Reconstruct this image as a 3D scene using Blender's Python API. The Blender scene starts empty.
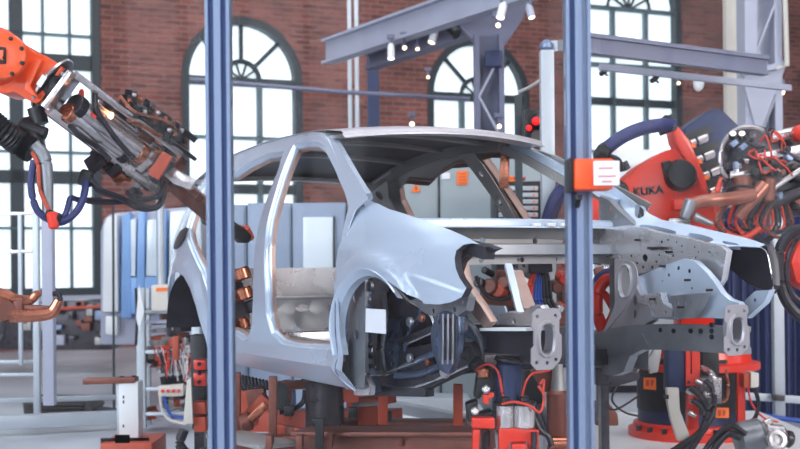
import bpy, bmesh, math, random
from mathutils import Vector, Matrix, geometry
C = bpy.context.scene
COL = C.collection
R = math.radians
random.seed(7)
# ------------------------------------------------------------------ camera
F, HOR, ROLL, CZ = 1224.3, 263.3, R(.55), 1.4
cam = bpy.data.cameras.new('camera'); camo = bpy.data.objects.new('camera', cam); COL.objects.link(camo)
cam.sensor_width = 36; cam.lens = F / 800 * 36; cam.clip_start = .05; cam.clip_end = 200
cam.shift_y = (HOR - 224.5) / 800; cam.shift_x = -.37 / 800
ca, sa = math.cos(ROLL), math.sin(ROLL)
camo.matrix_world = Matrix(((ca, sa, 0, 0), (0, 0, -1, 0), (-sa, ca, 0, CZ), (0, 0, 0, 1)))
cam.dof.use_dof = True; cam.dof.focus_distance = 5.3; cam.dof.aperture_fstop = 3.4
C.camera = camo

def ray(px, py):
    dx, dy = px - 400, py - 224.5
    u = dx * ca - dy * sa; v = dx * sa + dy * ca - (HOR - 224.5)
    return Vector((u / F, 1, -v / F))
def P(px, py, Y):
    """place in the hall of the thing seen at that direction, Y metres into the hall"""
    r = ray(px, py) * Y
    return Vector((r.x, Y, r.z + CZ))
# ------------------------------------------------------------------ car frame
TH = .510124
CM = Matrix.Translation((.715, 5.42, CZ - .764)) @ Matrix.Rotation(-(math.pi / 2 - TH), 4, 'Z')
CMI = CM.inverted()
def K(px, py, ax, val):
    o = CMI @ Vector((0, 0, CZ)); d = CMI.to_3x3() @ ray(px, py)
    i = 'xyz'.index(ax); t = (val - o[i]) / d[i]
    return o + d * t
# ------------------------------------------------------------------ materials
def lin(h):
    if isinstance(h, str):
        h = [int(h[i:i + 2], 16) / 255 for i in (0, 2, 4)]
    return tuple(c / 12.92 if c <= .04045 else ((c + .055) / 1.055) ** 2.4 for c in h) + (1,)
def newmat(name):
    m = bpy.data.materials.new(name); m.use_nodes = True
    nt = m.node_tree; return m, nt, nt.nodes['Principled BSDF']
def mat(name, col, rough=.5, metal=0., var=.12, scale=9., bump=.0, emit=0., coat=0.):
    m, nt, b = newmat(name); c = lin(col)
    N, L = nt.nodes, nt.links
    tc = N.new('ShaderNodeTexCoord'); nz = N.new('ShaderNodeTexNoise'); nz.inputs['Scale'].default_value = scale
    nz.inputs['Detail'].default_value = 5; L.new(tc.outputs['Object'], nz.inputs['Vector'])
    r = N.new('ShaderNodeMapRange'); r.inputs['From Min'].default_value = .3; r.inputs['From Max'].default_value = .7
    r.inputs['To Min'].default_value = 1 - var; r.inputs['To Max'].default_value = 1 + var
    L.new(nz.outputs['Fac'], r.inputs['Value'])
    mx = N.new('ShaderNodeVectorMath'); mx.operation = 'SCALE'; mx.inputs[0].default_value = c[:3]
    L.new(r.outputs[0], mx.inputs['Scale']); L.new(mx.outputs[0], b.inputs['Base Color'])
    rr = N.new('ShaderNodeMapRange'); rr.inputs['To Min'].default_value = max(.02, rough - .1); rr.inputs['To Max'].default_value = min(1, rough + .1)
    L.new(nz.outputs['Fac'], rr.inputs['Value']); L.new(rr.outputs[0], b.inputs['Roughness'])
    b.inputs['Metallic'].default_value = metal
    if coat: b.inputs['Coat Weight'].default_value = coat; b.inputs['Coat Roughness'].default_value = .12
    if bump:
        bp = N.new('ShaderNodeBump'); bp.inputs['Strength'].default_value = bump; bp.inputs['Distance'].default_value = .02
        L.new(nz.outputs['Fac'], bp.inputs['Height']); L.new(bp.outputs[0], b.inputs['Normal'])
    if emit:
        b.inputs['Emission Color'].default_value = c; b.inputs['Emission Strength'].default_value = emit
    return m
M = {}
M['body'] = mat('galvanised_body_steel', 'cbd9ec', .24, .42, .0, 2, coat=.35)
M['bodylow'] = mat('bright_stamped_steel', 'd6d4d8', .27, .75, .05, 6)
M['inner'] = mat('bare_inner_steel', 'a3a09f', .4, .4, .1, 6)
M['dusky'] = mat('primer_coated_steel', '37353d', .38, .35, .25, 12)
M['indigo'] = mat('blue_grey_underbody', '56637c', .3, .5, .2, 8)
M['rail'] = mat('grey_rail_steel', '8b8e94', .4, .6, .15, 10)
M['alu'] = mat('anodised_aluminium', '7c8ca8', .42, .4, .03, 4)
M['alul'] = mat('pale_aluminium', 'b9c0c8', .45, .4, .05, 4)
M['slot'] = mat('dark_profile_slot', '3b5282', .6, .1, .05)
M['orange'] = mat('robot_orange_paint', 'f4571f', .4, 0, .06, 6, coat=.3)
M['red'] = mat('robot_red_paint', 'e6331d', .4, 0, .08, 6, coat=.3)
M['brick_red'] = mat('oxide_red_fixture_paint', 'bb4a30', .5, 0, .18, 9)
M['rust'] = mat('brown_steel_fixture', '774438', .45, .3, .25, 9)
M['copper'] = mat('copper_electrode', 'b9745c', .27, .9, .2, 12)
M['steel'] = mat('machined_steel', 'cfc8c8', .24, .8, .12, 16)
M['steeld'] = mat('dark_steel', '423d43', .3, .6, .25, 14)
M['black'] = mat('black_plastic', '15161b', .45, 0, .2, 12)
M['navyrub'] = mat('navy_hose_sleeve', '2d3263', .5, 0, .15, 20)
M['blue'] = mat('deep_blue_paint', '232f55', .42, .1, .15, 6)
M['navy'] = mat('navy_welding_curtain', '2b3560', .5, 0, .25, 1.6)
M['white'] = mat('white_powder_coat', 'e6e8ea', .4, 0, .04, 4)
M['cab'] = mat('grey_cabinet_paint', '98a3a8', .45, 0, .05, 3)
M['cabb'] = mat('blue_grey_cabinet_paint', '8e9db4', .45, 0, .05, 3)
M['sky'] = mat('light_blue_plastic', '7ea8de', .35, 0, .06, 3)
M['paleglass'] = mat('pale_window_film', 'dfeaf2', .2, 0, .04, 3)
M['lilac'] = mat('lilac_grey_steel_paint', 'adb0c2', .5, 0, .08, 3)
M['lilacd'] = mat('dark_lilac_steel_paint', '6d6f86', .5, 0, .1, 3)
M['cream'] = mat('cream_post_paint', 'd6d0c6', .5, 0, .06, 3)
M['darkfr'] = mat('dark_window_paint', '313a40', .55, 0, .1, 3)
M['munt'] = mat('window_glazing_bar_paint', '62747b', .5, 0, .1, 3)
M['hoser'] = mat('red_cable', 'd5402f', .45)
M['hoseb'] = mat('blue_cable', '2b54b0', .45)
M['hosek'] = mat('black_cable', '24222b', .4, 0, .2)
M['hosew'] = mat('white_cable', 'd4cfcc', .5)
M['label'] = mat('orange_warning_label', 'ff7a2a', .6, 0, .03)
M['paper'] = mat('white_paper', 'e9eaf0', .7, 0, .03)
M['ink'] = mat('red_ink', 'c9868e', .7, 0, .05)
M['inkk'] = mat('black_ink', '26201e', .7, 0, .05)
M['mat'] = mat('dark_ribbed_box', '4a4746', .7, 0, .2, 8)
M['lamp'] = mat('warm_lamp_lens', 'ffd9b0', .4, 0, 0, 3, emit=5)
M['wlamp'] = mat('white_lamp_lens', 'fff6ea', .4, 0, 0, 3, emit=5)
M['redl'] = mat('red_signal_lens', 'ff2020', .4, 0, 0, 3, emit=.55)
M['weld'] = mat('weld_flash_light', 'ffb27a', .4, 0, 0, 3, emit=14)
M['day'] = mat('daylight_pane', 'ebf7fd', .4, 0, .04, .8, emit=.98)
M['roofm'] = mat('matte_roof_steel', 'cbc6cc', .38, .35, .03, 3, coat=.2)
M['plate'] = mat('satin_plate_steel', 'a9a5ab', .38, .4, .06, 8)
M['oxcop'] = mat('oxidised_copper', '9a6253', .36, .6, .2, 14)
M['dimday'] = mat('overcast_daylight_pane', 'f2f6ff', .4, 0, 0, 1, emit=2.2)  # glow of the added side windows and roof lights
M['pink'] = mat('warm_tinted_steel', 'b89a90', .36, .5, .15, 9)
M['dayw'] = mat('bright_daylight_pane', 'f2f8ff', .4, 0, .0, 1, emit=5)
M['ceil'] = mat('ceiling_paint', 'b4b6bc', .8, 0, .06, 1)

def brickmat():
    m, nt, b = newmat('red_brick_masonry'); N, L = nt.nodes, nt.links
    tc = N.new('ShaderNodeTexCoord'); s = N.new('ShaderNodeSeparateXYZ'); c = N.new('ShaderNodeCombineXYZ')
    L.new(tc.outputs['Object'], s.inputs[0]); L.new(s.outputs['X'], c.inputs['X']); L.new(s.outputs['Z'], c.inputs['Y'])
    br = N.new('ShaderNodeTexBrick'); br.inputs['Scale'].default_value = 1
    br.inputs['Brick Width'].default_value = .30; br.inputs['Row Height'].default_value = .095
    br.inputs['Mortar Size'].default_value = .011; br.inputs['Color1'].default_value = lin('94564c')
    br.inputs['Color2'].default_value = lin('6f3d38'); br.inputs['Mortar'].default_value = lin('8a7470')
    br.inputs['Mortar Smooth'].default_value = .3
    L.new(c.outputs[0], br.inputs['Vector'])
    nz = N.new('ShaderNodeTexNoise'); nz.inputs['Scale'].default_value = 1.3; nz.inputs['Detail'].default_value = 6
    L.new(c.outputs[0], nz.inputs['Vector'])
    r = N.new('ShaderNodeMapRange'); r.inputs['From Min'].default_value = .3; r.inputs['From Max'].default_value = .7
    r.inputs['To Min'].default_value = .7; r.inputs['To Max'].default_value = 1.25; L.new(nz.outputs['Fac'], r.inputs['Value'])
    v = N.new('ShaderNodeVectorMath'); v.operation = 'SCALE'; L.new(br.outputs['Color'], v.inputs[0]); L.new(r.outputs[0], v.inputs['Scale'])
    L.new(v.outputs[0], b.inputs['Base Color']); b.inputs['Roughness'].default_value = .85
    bp = N.new('ShaderNodeBump'); bp.inputs['Strength'].default_value = .5; bp.inputs['Distance'].default_value = .01
    L.new(br.outputs['Fac'], bp.inputs['Height']); bp.invert = True; L.new(bp.outputs[0], b.inputs['Normal'])
    return m
M['brick'] = brickmat()
def floormat():
    m, nt, b = newmat('polished_concrete'); N, L = nt.nodes, nt.links
    tc = N.new('ShaderNodeTexCoord'); nz = N.new('ShaderNodeTexNoise'); nz.inputs['Scale'].default_value = .7; nz.inputs['Detail'].default_value = 8
    L.new(tc.outputs['Object'], nz.inputs['Vector'])
    cr = N.new('ShaderNodeValToRGB'); cr.color_ramp.elements[0].color = lin('9a9ea8'); cr.color_ramp.elements[1].color = lin('d0d5de')
    cr.color_ramp.elements[0].position = .35; cr.color_ramp.elements[1].position = .7
    L.new(nz.outputs['Fac'], cr.inputs[0]); L.new(cr.outputs[0], b.inputs['Base Color'])
    rr = N.new('ShaderNodeMapRange'); rr.inputs['To Min'].default_value = .2; rr.inputs['To Max'].default_value = .42
    L.new(nz.outputs['Fac'], rr.inputs['Value']); L.new(rr.outputs[0], b.inputs['Roughness'])
    return m
M['floor'] = floormat()
def panemat():
    m = bpy.data.materials.new('safety_glass'); m.use_nodes = True; nt = m.node_tree; N, L = nt.nodes, nt.links
    N.clear(); o = N.new('ShaderNodeOutputMaterial')
    t = N.new('ShaderNodeBsdfTransparent'); t.inputs[0].default_value = (.97, .985, .99, 1)
    g = N.new('ShaderNodeBsdfGlossy'); g.inputs['Roughness'].default_value = .03
    fr = N.new('ShaderNodeFresnel'); fr.inputs['IOR'].default_value = 1.12
    mx = N.new('ShaderNodeMixShader'); L.new(fr.outputs[0], mx.inputs[0]); L.new(t.outputs[0], mx.inputs[1]); L.new(g.outputs[0], mx.inputs[2])
    d = N.new('ShaderNodeBsdfDiffuse'); d.inputs[0].default_value = (.85, .88, .95, 1)  # faint diffuse mix puts haze into the glass and lifts blacks
    nz = N.new('ShaderNodeTexNoise'); nz.inputs['Scale'].default_value = 2.5; nz.inputs['Detail'].default_value = 4
    tc = N.new('ShaderNodeTexCoord'); L.new(tc.outputs['Object'], nz.inputs['Vector'])
    r = N.new('ShaderNodeMapRange'); r.inputs['From Min'].default_value = .35; r.inputs['From Max'].default_value = .75
    r.inputs['To Min'].default_value = .002; r.inputs['To Max'].default_value = .008; L.new(nz.outputs['Fac'], r.inputs['Value'])
    m2 = N.new('ShaderNodeMixShader'); L.new(r.outputs[0], m2.inputs[0]); L.new(mx.outputs[0], m2.inputs[1]); L.new(d.outputs[0], m2.inputs[2])
    L.new(m2.outputs[0], o.inputs[0])
    return m
M['glass'] = panemat()
# ------------------------------------------------------------------ mesh helpers
def catmull(pts, n=6, closed=False):
    pts = [Vector(p) for p in pts]
    if len(pts) < 3: return pts
    out = []; L = len(pts)
    for i in range(L if closed else L - 1):
        g = lambda k: pts[k % L] if closed else pts[max(0, min(L - 1, k))]
        p0, p1, p2, p3 = g(i - 1), g(i), g(i + 1), g(i + 2)
        for k in range(n):
            t = k / n
            out.append(.5 * ((2 * p1) + (p2 - p0) * t + (2 * p0 - 5 * p1 + 4 * p2 - p3) * t * t + (3 * p1 - p0 - 3 * p2 + p3) * t ** 3))
    if not closed: out.append(pts[-1])
    return out
def frame_of(d, up=Vector((0, 0, 1))):
    d = d.normalized()
    if abs(d.dot(up)) > .98: up = Vector((0, 1, 0))
    s = d.cross(up).normalized(); return s, s.cross(d).normalized()
def sweep(bm, pts, ring, closed=False, caps=True, up=Vector((0, 0, 1))):
    """ring(i, s, u) -> list of offsets"""
    n = len(pts); rows = []
    for i, p in enumerate(pts):
        if closed: d = pts[(i + 1) % n] - pts[i - 1]
        else: d = pts[min(n - 1, i + 1)] - pts[max(0, i - 1)]
        s, u = frame_of(d, up)
        rows.append([bm.verts.new(p + o) for o in ring(i, s, u)])
    k = len(rows[0])
    for i in range(n if closed else n - 1):
        a, b = rows[i], rows[(i + 1) % n]
        for j in range(k):
            try: bm.faces.new((a[j], a[(j + 1) % k], b[(j + 1) % k], b[j]))
            except ValueError: pass
    if caps and not closed:
        bm.faces.new(rows[0]); bm.faces.new(rows[-1][::-1])
def tube(bm, pts, r, seg=10, smooth=True, n=6, closed=False):
    pts = catmull(pts, n, closed) if smooth else [Vector(p) for p in pts]
    m = len(pts)
    def ring(i, s, u):
        rr = r if not isinstance(r, (list, tuple)) else r[0] + (r[-1] - r[0]) * i / max(1, m - 1)
        return [(s * math.cos(a) + u * math.sin(a)) * rr for a in [2 * math.pi * k / seg for k in range(seg)]]
    # parallel frames keep thin hoses from pinching
    sweep(bm, pts, ring, closed)
def ribbed(bm, pts, r, seg=10, pitch=.03, depth=.2):
    pts = catmull(pts, 14)
    def ring(i, s, u):
        rr = r * (1 - depth * (i % 2))
        return [(s * math.cos(a) + u * math.sin(a)) * rr for a in [2 * math.pi * k / seg for k in range(seg)]]
    sweep(bm, pts, ring)
def cyl(bm, a, b, r, seg=20, r2=None, bev=0.):
    a, b = Vector(a), Vector(b); r2 = r if r2 is None else r2
    d = (b - a); L = d.length; d.normalize(); s, u = frame_of(d)
    bev = min(bev, L * .4, min(r, r2) * .6)
    prof = [(0, r - bev), (bev, r), (L - bev, r2), (L, r2 - bev)] if bev else [(0, r), (L, r2)]
    rows = [[bm.verts.new(a + d * h + (s * math.cos(2 * math.pi * k / seg) + u * math.sin(2 * math.pi * k / seg)) * q) for k in range(seg)] for h, q in prof]
    for A, B in zip(rows, rows[1:]):
        for k in range(seg): bm.faces.new((A[k], A[(k + 1) % seg], B[(k + 1) % seg], B[k]))
    bm.faces.new(rows[0][::-1]); bm.faces.new(rows[-1])
def lathe(bm, a, d, prof, seg=28):
    a = Vector(a); d = Vector(d).normalized(); s, u = frame_of(d)
    rows = [[bm.verts.new(a + d * h + (s * math.cos(2 * math.pi * k / seg) + u * math.sin(2 * math.pi * k / seg)) * max(q, 1e-4)) for k in range(seg)] for h, q in prof]
    for A, B in zip(rows, rows[1:]):
        for k in range(seg): bm.faces.new((A[k], A[(k + 1) % seg], B[(k + 1) % seg], B[k]))
    bm.faces.new(rows[0][::-1]); bm.faces.new(rows[-1])
def box(bm, lo, hi, bev=.0, mtx=None):
    lo, hi = Vector(lo), Vector(hi)
    vs = [bm.verts.new((x, y, z)) for x in (lo.x, hi.x) for y in (lo.y, hi.y) for z in (lo.z, hi.z)]
    fs = [bm.faces.new([vs[i] for i in q]) for q in ((0, 1, 3, 2), (4, 6, 7, 5), (0, 4, 5, 1), (2, 3, 7, 6), (0, 2, 6, 4), (1, 5, 7, 3))]
    if mtx is not None:
        for v in vs: v.co = mtx @ v.co
    if bev:
        es = list({e for f in fs for e in f.edges})
        bmesh.ops.bevel(bm, geom=es, offset=bev, segments=2, affect='EDGES', profile=.6)
def bar(bm, a, b, w, h, up=(0, 0, 1), bev=0., w2=None, h2=None):
    """box-section bar from a to b; w across, h along up"""
    a, b = Vector(a), Vector(b); d = (b - a).normalized(); s, u = frame_of(d, Vector(up))
    w2 = w if w2 is None else w2; h2 = h if h2 is None else h2
    vs = []
    for p, W, H in ((a, w, h), (b, w2, h2)):
        for i, j in ((-1, -1), (1, -1), (1, 1), (-1, 1)): vs.append(bm.verts.new(p + s * i * W / 2 + u * j * H / 2))
    q = [(0, 3, 2, 1), (4, 5, 6, 7), (0, 1, 5, 4), (1, 2, 6, 5), (2, 3, 7, 6), (3, 0, 4, 7)]
    fs = [bm.faces.new([vs[i] for i in k]) for k in q]
    if bev:
        bmesh.ops.bevel(bm, geom=list({e for f in fs for e in f.edges}), offset=bev, segments=2, affect='EDGES', profile=.6)
def inside(p, poly):
    x, y = p[0], p[1]; c = False; j = len(poly) - 1
    for i in range(len(poly)):
        xi, yi = poly[i][0], poly[i][1]; xj, yj = poly[j][0], poly[j][1]
        if (yi > y) != (yj > y) and x < (xj - xi) * (y - yi) / (yj - yi) + xi: c = not c
        j = i
    return c
def resample(poly, step):
    out = []
    for i, a in enumerate(poly):
        b = poly[(i + 1) % len(poly)]; a = Vector(a[:2]); b = Vector(b[:2]); n = max(1, int((b - a).length / step))
        out += [a.lerp(b, k / n) for k in range(n)]
    return out
def smooth2(poly, n=4):
    return [Vector(p[:2]) for p in catmull([Vector((p[0], p[1], 0)) for p in poly], n, True)]
def circ(x, y, r, n=12, ry=None):
    ry = r if ry is None else ry
    return [(x + r * math.cos(2 * math.pi * k / n), y + ry * math.sin(2 * math.pi * k / n)) for k in range(n)]
def panel(bm, outline, holes, f, step, thick):
    """sheet metal: flat outline with holes laid on surface f(u,v), given a thickness"""
    polys = [resample(outline, step)] + [resample(h, step) for h in holes]
    pts, edges = [], []
    for po in polys:
        s = len(pts); pts += po; edges += [(s + i, s + (i + 1) % len(po)) for i in range(len(po))]
    bnd = list(pts)
    x0 = min(p[0] for p in polys[0]); x1 = max(p[0] for p in polys[0]); y0 = min(p[1] for p in polys[0]); y1 = max(p[1] for p in polys[0])
    cell = {}
    for p in bnd: cell.setdefault((int(p[0] // step), int(p[1] // step)), []).append(p)
    y = y0 + step * .5; row = 0
    while y < y1:
        x = x0 + step * (.5 if row % 2 else 1)
        while x < x1:
            q = Vector((x, y)); cx, cy = int(x // step), int(y // step)
            near = any((q - p).length < step * .55 for i in (-1, 0, 1) for j in (-1, 0, 1) for p in cell.get((cx + i, cy + j), ()))
            if not near and inside(q, polys[0]) and not any(inside(q, h) for h in polys[1:]): pts.append(q)
            x += step
        y += step * .87; row += 1
    V, E_, Fc, *_ = geometry.delaunay_2d_cdt([Vector(p) for p in pts], edges, [], 0, 1e-7)
    keep = []
    for t in Fc:
        c = sum((V[i] for i in t), Vector((0, 0))) / len(t)
        if inside(c, polys[0]) and not any(inside(c, h) for h in polys[1:]): keep.append(t)
    e = 1e-3; A, B = [], []
    for v in V:
        p = Vector(f(v[0], v[1])); du = Vector(f(v[0] + e, v[1])) - p; dv = Vector(f(v[0], v[1] + e)) - p
        n = du.cross(dv); n.normalize()
        A.append(bm.verts.new(p)); B.append(bm.verts.new(p + n * thick))
    cnt = {}
    for t in keep:
        try: bm.faces.new([A[i] for i in t]); bm.faces.new([B[i] for i in reversed(t)])
        except ValueError: continue
        for i in range(len(t)):
            a, b = t[i], t[(i + 1) % len(t)]; cnt[(a, b)] = 1
    for (a, b) in list(cnt):
        if (b, a) not in cnt:
            try: bm.faces.new((A[b], A[a], B[a], B[b]))
            except ValueError: pass
    for v in A + B:
        if not v.link_faces: bm.verts.remove(v)
def rim(bm, loop, f, prof, step=.03, sign=1):
    """flange around a 2D loop on surface f: prof = [(inset to the inside of the loop, depth)]"""
    lp = resample(loop, step); n = len(lp)
    ar = sum(lp[i][0] * lp[(i + 1) % n][1] - lp[(i + 1) % n][0] * lp[i][1] for i in range(n))
    o = 1 if ar > 0 else -1
    nr = []
    for i in range(n):
        d = (lp[(i + 1) % n] - lp[i - 1]).normalized(); nr.append(Vector((-d[1], d[0])) * o)
    rows = []
    e = 1e-3
    for ins, dep in prof:
        r = []
        for i in range(n):
            q = lp[i] + nr[i] * ins; p = Vector(f(q[0], q[1]))
            nn = (Vector(f(q[0] + e, q[1])) - p).cross(Vector(f(q[0], q[1] + e)) - p).normalized()
            r.append(bm.verts.new(p + nn * dep * sign))
        rows.append(r)
    for A, B in zip(rows, rows[1:]):
        for i in range(n): bm.faces.new((A[i], A[(i + 1) % n], B[(i + 1) % n], B[i]))
def slab(bm, pxs, Y, thick, holes=(), step=None, bulge=0.):
    """plate that stands facing the hall at depth Y, outline given by directions, with thickness"""
    o = [(P(a, b, Y).x, P(a, b, Y).z) for a, b in pxs]
    hs = [[(P(a, b, Y).x, P(a, b, Y).z) for a, b in h] for h in holes]
    st = step or max(max(p[0] for p in o) - min(p[0] for p in o), max(p[1] for p in o) - min(p[1] for p in o)) * 2
    panel(bm, o, hs, lambda u, v: (u, Y, v), st, -thick)
ROOT = {}
def tag(o, label=None, cat=None, group=None, kind=None):
    for k, v in (('label', label), ('category', cat), ('group', group), ('kind', kind)):
        if v: o[k] = v
    return o
def obj(name, bm, m, parent=None, local=False, smooth=True, ang=32, label=None):
    me = bpy.data.meshes.new(name)
    bmesh.ops.recalc_face_normals(bm, faces=bm.faces)
    root = parent
    while root is not None and root.parent is not None: root = root.parent
    o = bpy.data.objects.new(name, me)
    if parent is not None:
        if not local:
            inv = ROOT[root.name].inverted()
            for v in bm.verts: v.co = inv @ v.co
        o.parent = parent
    elif not local:
        vs = [v.co for v in bm.verts]
        c = Vector((sum(v.x for v in vs) / len(vs), sum(v.y for v in vs) / len(vs), min(v.z for v in vs)))
        for v in bm.verts: v.co -= c
        o.location = c
    bm.to_mesh(me); bm.free(); me.materials.append(m)
    if smooth:
        me.polygons.foreach_set('use_smooth', [True] * len(me.polygons)); me.set_sharp_from_angle(angle=R(ang))
    COL.objects.link(o)
    ROOT[o.name] = Matrix.Translation(o.location) if parent is None else Matrix()
    if label: o['label'] = label
    return o
def thing(name, label, cat, loc=(0, 0, 0), group=None, mtx=None):
    o = bpy.data.objects.new(name, None); COL.objects.link(o); o.empty_display_size = .1
    mt = mtx if mtx is not None else Matrix.Translation(Vector(loc))
    o.matrix_world = mt; ROOT[o.name] = mt.copy()
    return tag(o, label, cat, group)
def B(): return bmesh.new()
def one(name, fn, m, parent=None, **k):
    bm = B(); fn(bm); return obj(name, bm, M[m] if isinstance(m, str) else m, parent, **k)
def struct(name, bm, m, **k):
    o = obj(name, bm, M[m], **k); o['kind'] = 'structure'; return o
def text(name, body, parent, m, size, mtx, depth=.002):
    cu = bpy.data.curves.new(name, 'FONT'); cu.body = body; cu.size = size; cu.extrude = depth; cu.align_x = 'CENTER'; cu.align_y = 'CENTER'
    cu.offset = size * .03
    o = bpy.data.objects.new(name, cu); COL.objects.link(o); cu.materials.append(M[m]); o.parent = parent
    root = parent
    while root.parent is not None: root = root.parent
    dg = bpy.context.evaluated_depsgraph_get(); me = bpy.data.meshes.new_from_object(o.evaluated_get(dg)); bpy.data.objects.remove(o)
    o = bpy.data.objects.new(name, me); COL.objects.link(o); o.parent = parent
    o.matrix_local = ROOT[root.name].inverted() @ mtx
    return o
def hose(name, m, r, pts, parent=None, label=None, cat=None, group=None):
    bm = B(); tube(bm, [P(*p) for p in pts], r, 8); o = obj(name, bm, M[m], parent)
    if label: tag(o, label, cat, group)
    return o
def bolts(bm, pts, r, d, n=6):
    for p in pts: cyl(bm, p, Vector(p) + Vector(d), r, n)
# ================================================================== THE HALL
WA = R(24); WO = Vector((-6, 20.5, 0)); WM = Matrix.Translation(WO) @ Matrix.Rotation(WA, 4, 'Z'); WMI = WM.inverted()
def W(px, py):
    o = WMI @ Vector((0, 0, CZ)); d = WMI.to_3x3() @ ray(px, py); t = -o.y / d.y; p = o + d * t
    return p.x, p.z
bm = B(); box(bm, (-22, -9, -.2), (24, 40, 0)); struct('floor', bm, 'floor', smooth=False)
bm = B(); box(bm, (-22, -9, 11), (24, 40, 11.2)); struct('ceiling', bm, 'ceil', smooth=False)
for nm, lo, hi in (('wall_left', (-22, -9, 0), (-21.7, 40, 11)), ('wall_right', (23.7, -9, 0), (24, 40, 11)), ('wall_front', (-22, -9.3, 0), (24, -9, 11))):
    bm = B(); box(bm, lo, hi); struct(nm, bm, 'brick', smooth=False)
# brick wall with the tall windows ---------------------------------------------------------
wins = []
def arch(sL, sR, zb, zs, n=18, g=0.):
    r = (sR - sL) / 2 + g; c = (sL + sR) / 2
    return [(c - r, zb - g), (c + r, zb - g)] + [(c + r * math.cos(math.pi * k / n), zs + r * math.sin(math.pi * k / n)) for k in range(n + 1)]
specs = []
for (pl, pr, ys, yb, kind) in ((-125, 99, -40, 297, 'a'), (182, 302, 79, 300, 'b'), (428, 529, 95, 300, 'b'), (581, 681, 9, 296, 'a')):
    ym = ys
    sL, _ = W(pl, ym); sR, _ = W(pr, ym); _, zs = W((pl + pr) / 2, ys); _, zb = W((pl + pr) / 2, yb)
    specs.append((sL, sR, zb, zs, kind))
holes = [arch(*q[:4]) for q in specs]
# the wall runs on above the windows, out of the picture
bm = B()
panel(bm, [(-17, 0), (32, 0), (32, 11), (-17, 11)], holes, lambda u, v: (u, 0, v), 3., -.45)
me_o = obj('wall_back', bm, M['brick'], local=True, smooth=False); me_o.matrix_world = WM; me_o['kind'] = 'structure'
def ring_pts(c, z, r, n=20, a0=0, a1=math.pi): return [Vector((c + r * math.cos(a0 + (a1 - a0) * k / n), 0, z + r * math.sin(a0 + (a1 - a0) * k / n))) for k in range(n + 1)]
for i, (sL, sR, zb, zs, kind) in enumerate(specs):
    w = thing('window_%d' % (i + 1), None, None, mtx=WM); w['kind'] = 'structure'
    c, r = (sL + sR) / 2, (sR - sL) / 2; y = .05
    bm = B(); fr = .13 if kind == 'b' else .13
    o = arch(sL, sR, zb, zs, g=.02); inn = arch(sL + fr, sR - fr, zb + fr, zs)
    panel(bm, o, [inn], lambda u, v: (u, y - .05, v), 3., -.2)
    obj('window_frame', bm, M['darkfr'], w, local=True)
    bm = B(); panel(bm, arch(sL + .05, sR - .05, zb + .05, zs), [], lambda u, v: (u, y + .16, v), 3., -.02)
    obj('pane', bm, M['day'], w, local=True, smooth=False)
    bm = B(); thin = B(); k = .055
    def hb(z, t, a=sL, b=sR): box(bm if t > .15 else thin, (a + .02, y + .02, z - t / 2), (b - .02, y + .12, z + t / 2))
    def vb(s, t, a=None, b=None): box(bm if t > .15 else thin, (s - t / 2, y + .02, zb if a is None else a), (s + t / 2, y + .12, zs if b is None else b))
    if kind == 'b':
        hb(zs - .04, .16)
        _, z2 = W((200 if i == 1 else 470), 136 if i == 1 else 140); hb(z2, .07)
        _, z3 = W(200 if i == 1 else 470, 188); hb(z3, .18); hb(z3 - .75, .07)
        for q in (-.3, .3): vb(c + q * r, .10)
        rr = .3 * r
        tube(bm, [p + Vector((0, y + .07, 0)) for p in ring_pts(c, zs, rr)], .05, 6, False)
        for a in (45, 90, 135):
            a = R(a); tube(bm, [Vector((c + rr * math.cos(a), y + .07, zs + rr * math.sin(a))), Vector((c + r * math.cos(a), y + .07, zs + r * math.sin(a)))], .045, 6, False)
        for a in (36, 72, 108, 144):
            a = R(a); tube(bm, [Vector((c, y + .07, zs)), Vector((c + rr * math.cos(a), y + .07, zs + rr * math.sin(a)))], .025, 6, False)
    else:
        p0 = 60 if i == 0 else 632
        for yy, t in (((34, .05), (61, .26), (152, .05), (177, .22), (228, .05)) if i == 0 else ((9, .09), (57, .06), (66, .1), (102, .16), (152, .06), (200, .16))):
            hb(W(p0, yy)[1], t)
        for xx, t in (((44, .05), (71, .05), (17, .22), (-12, .05), (-42, .22), (-70, .05)) if i == 0 else ((616, .09), (649, .09))):
            vb(W(xx, 80)[0], t)
        rr = .42 * r
        tube(bm, [p + Vector((0, y + .07, 0)) for p in ring_pts(c, zs, rr)], .04, 6, False)
        for a in (30, 60, 90, 120, 150):
            a = R(a); tube(bm, [Vector((c, y + .07, zs)), Vector((c + r * math.cos(a), y + .07, zs + r * math.sin(a)))], .03, 6, False)
    obj('glazing_bars', bm, M['darkfr'], w, local=True); obj('thin_glazing_bars', thin, M['munt'], w, local=True)
    bm = B(); box(bm, (sL - .1, -.12, zb - .14), (sR + .1, .2, zb)); obj('window_sill', bm, M['lilac'], w, local=True)
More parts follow.
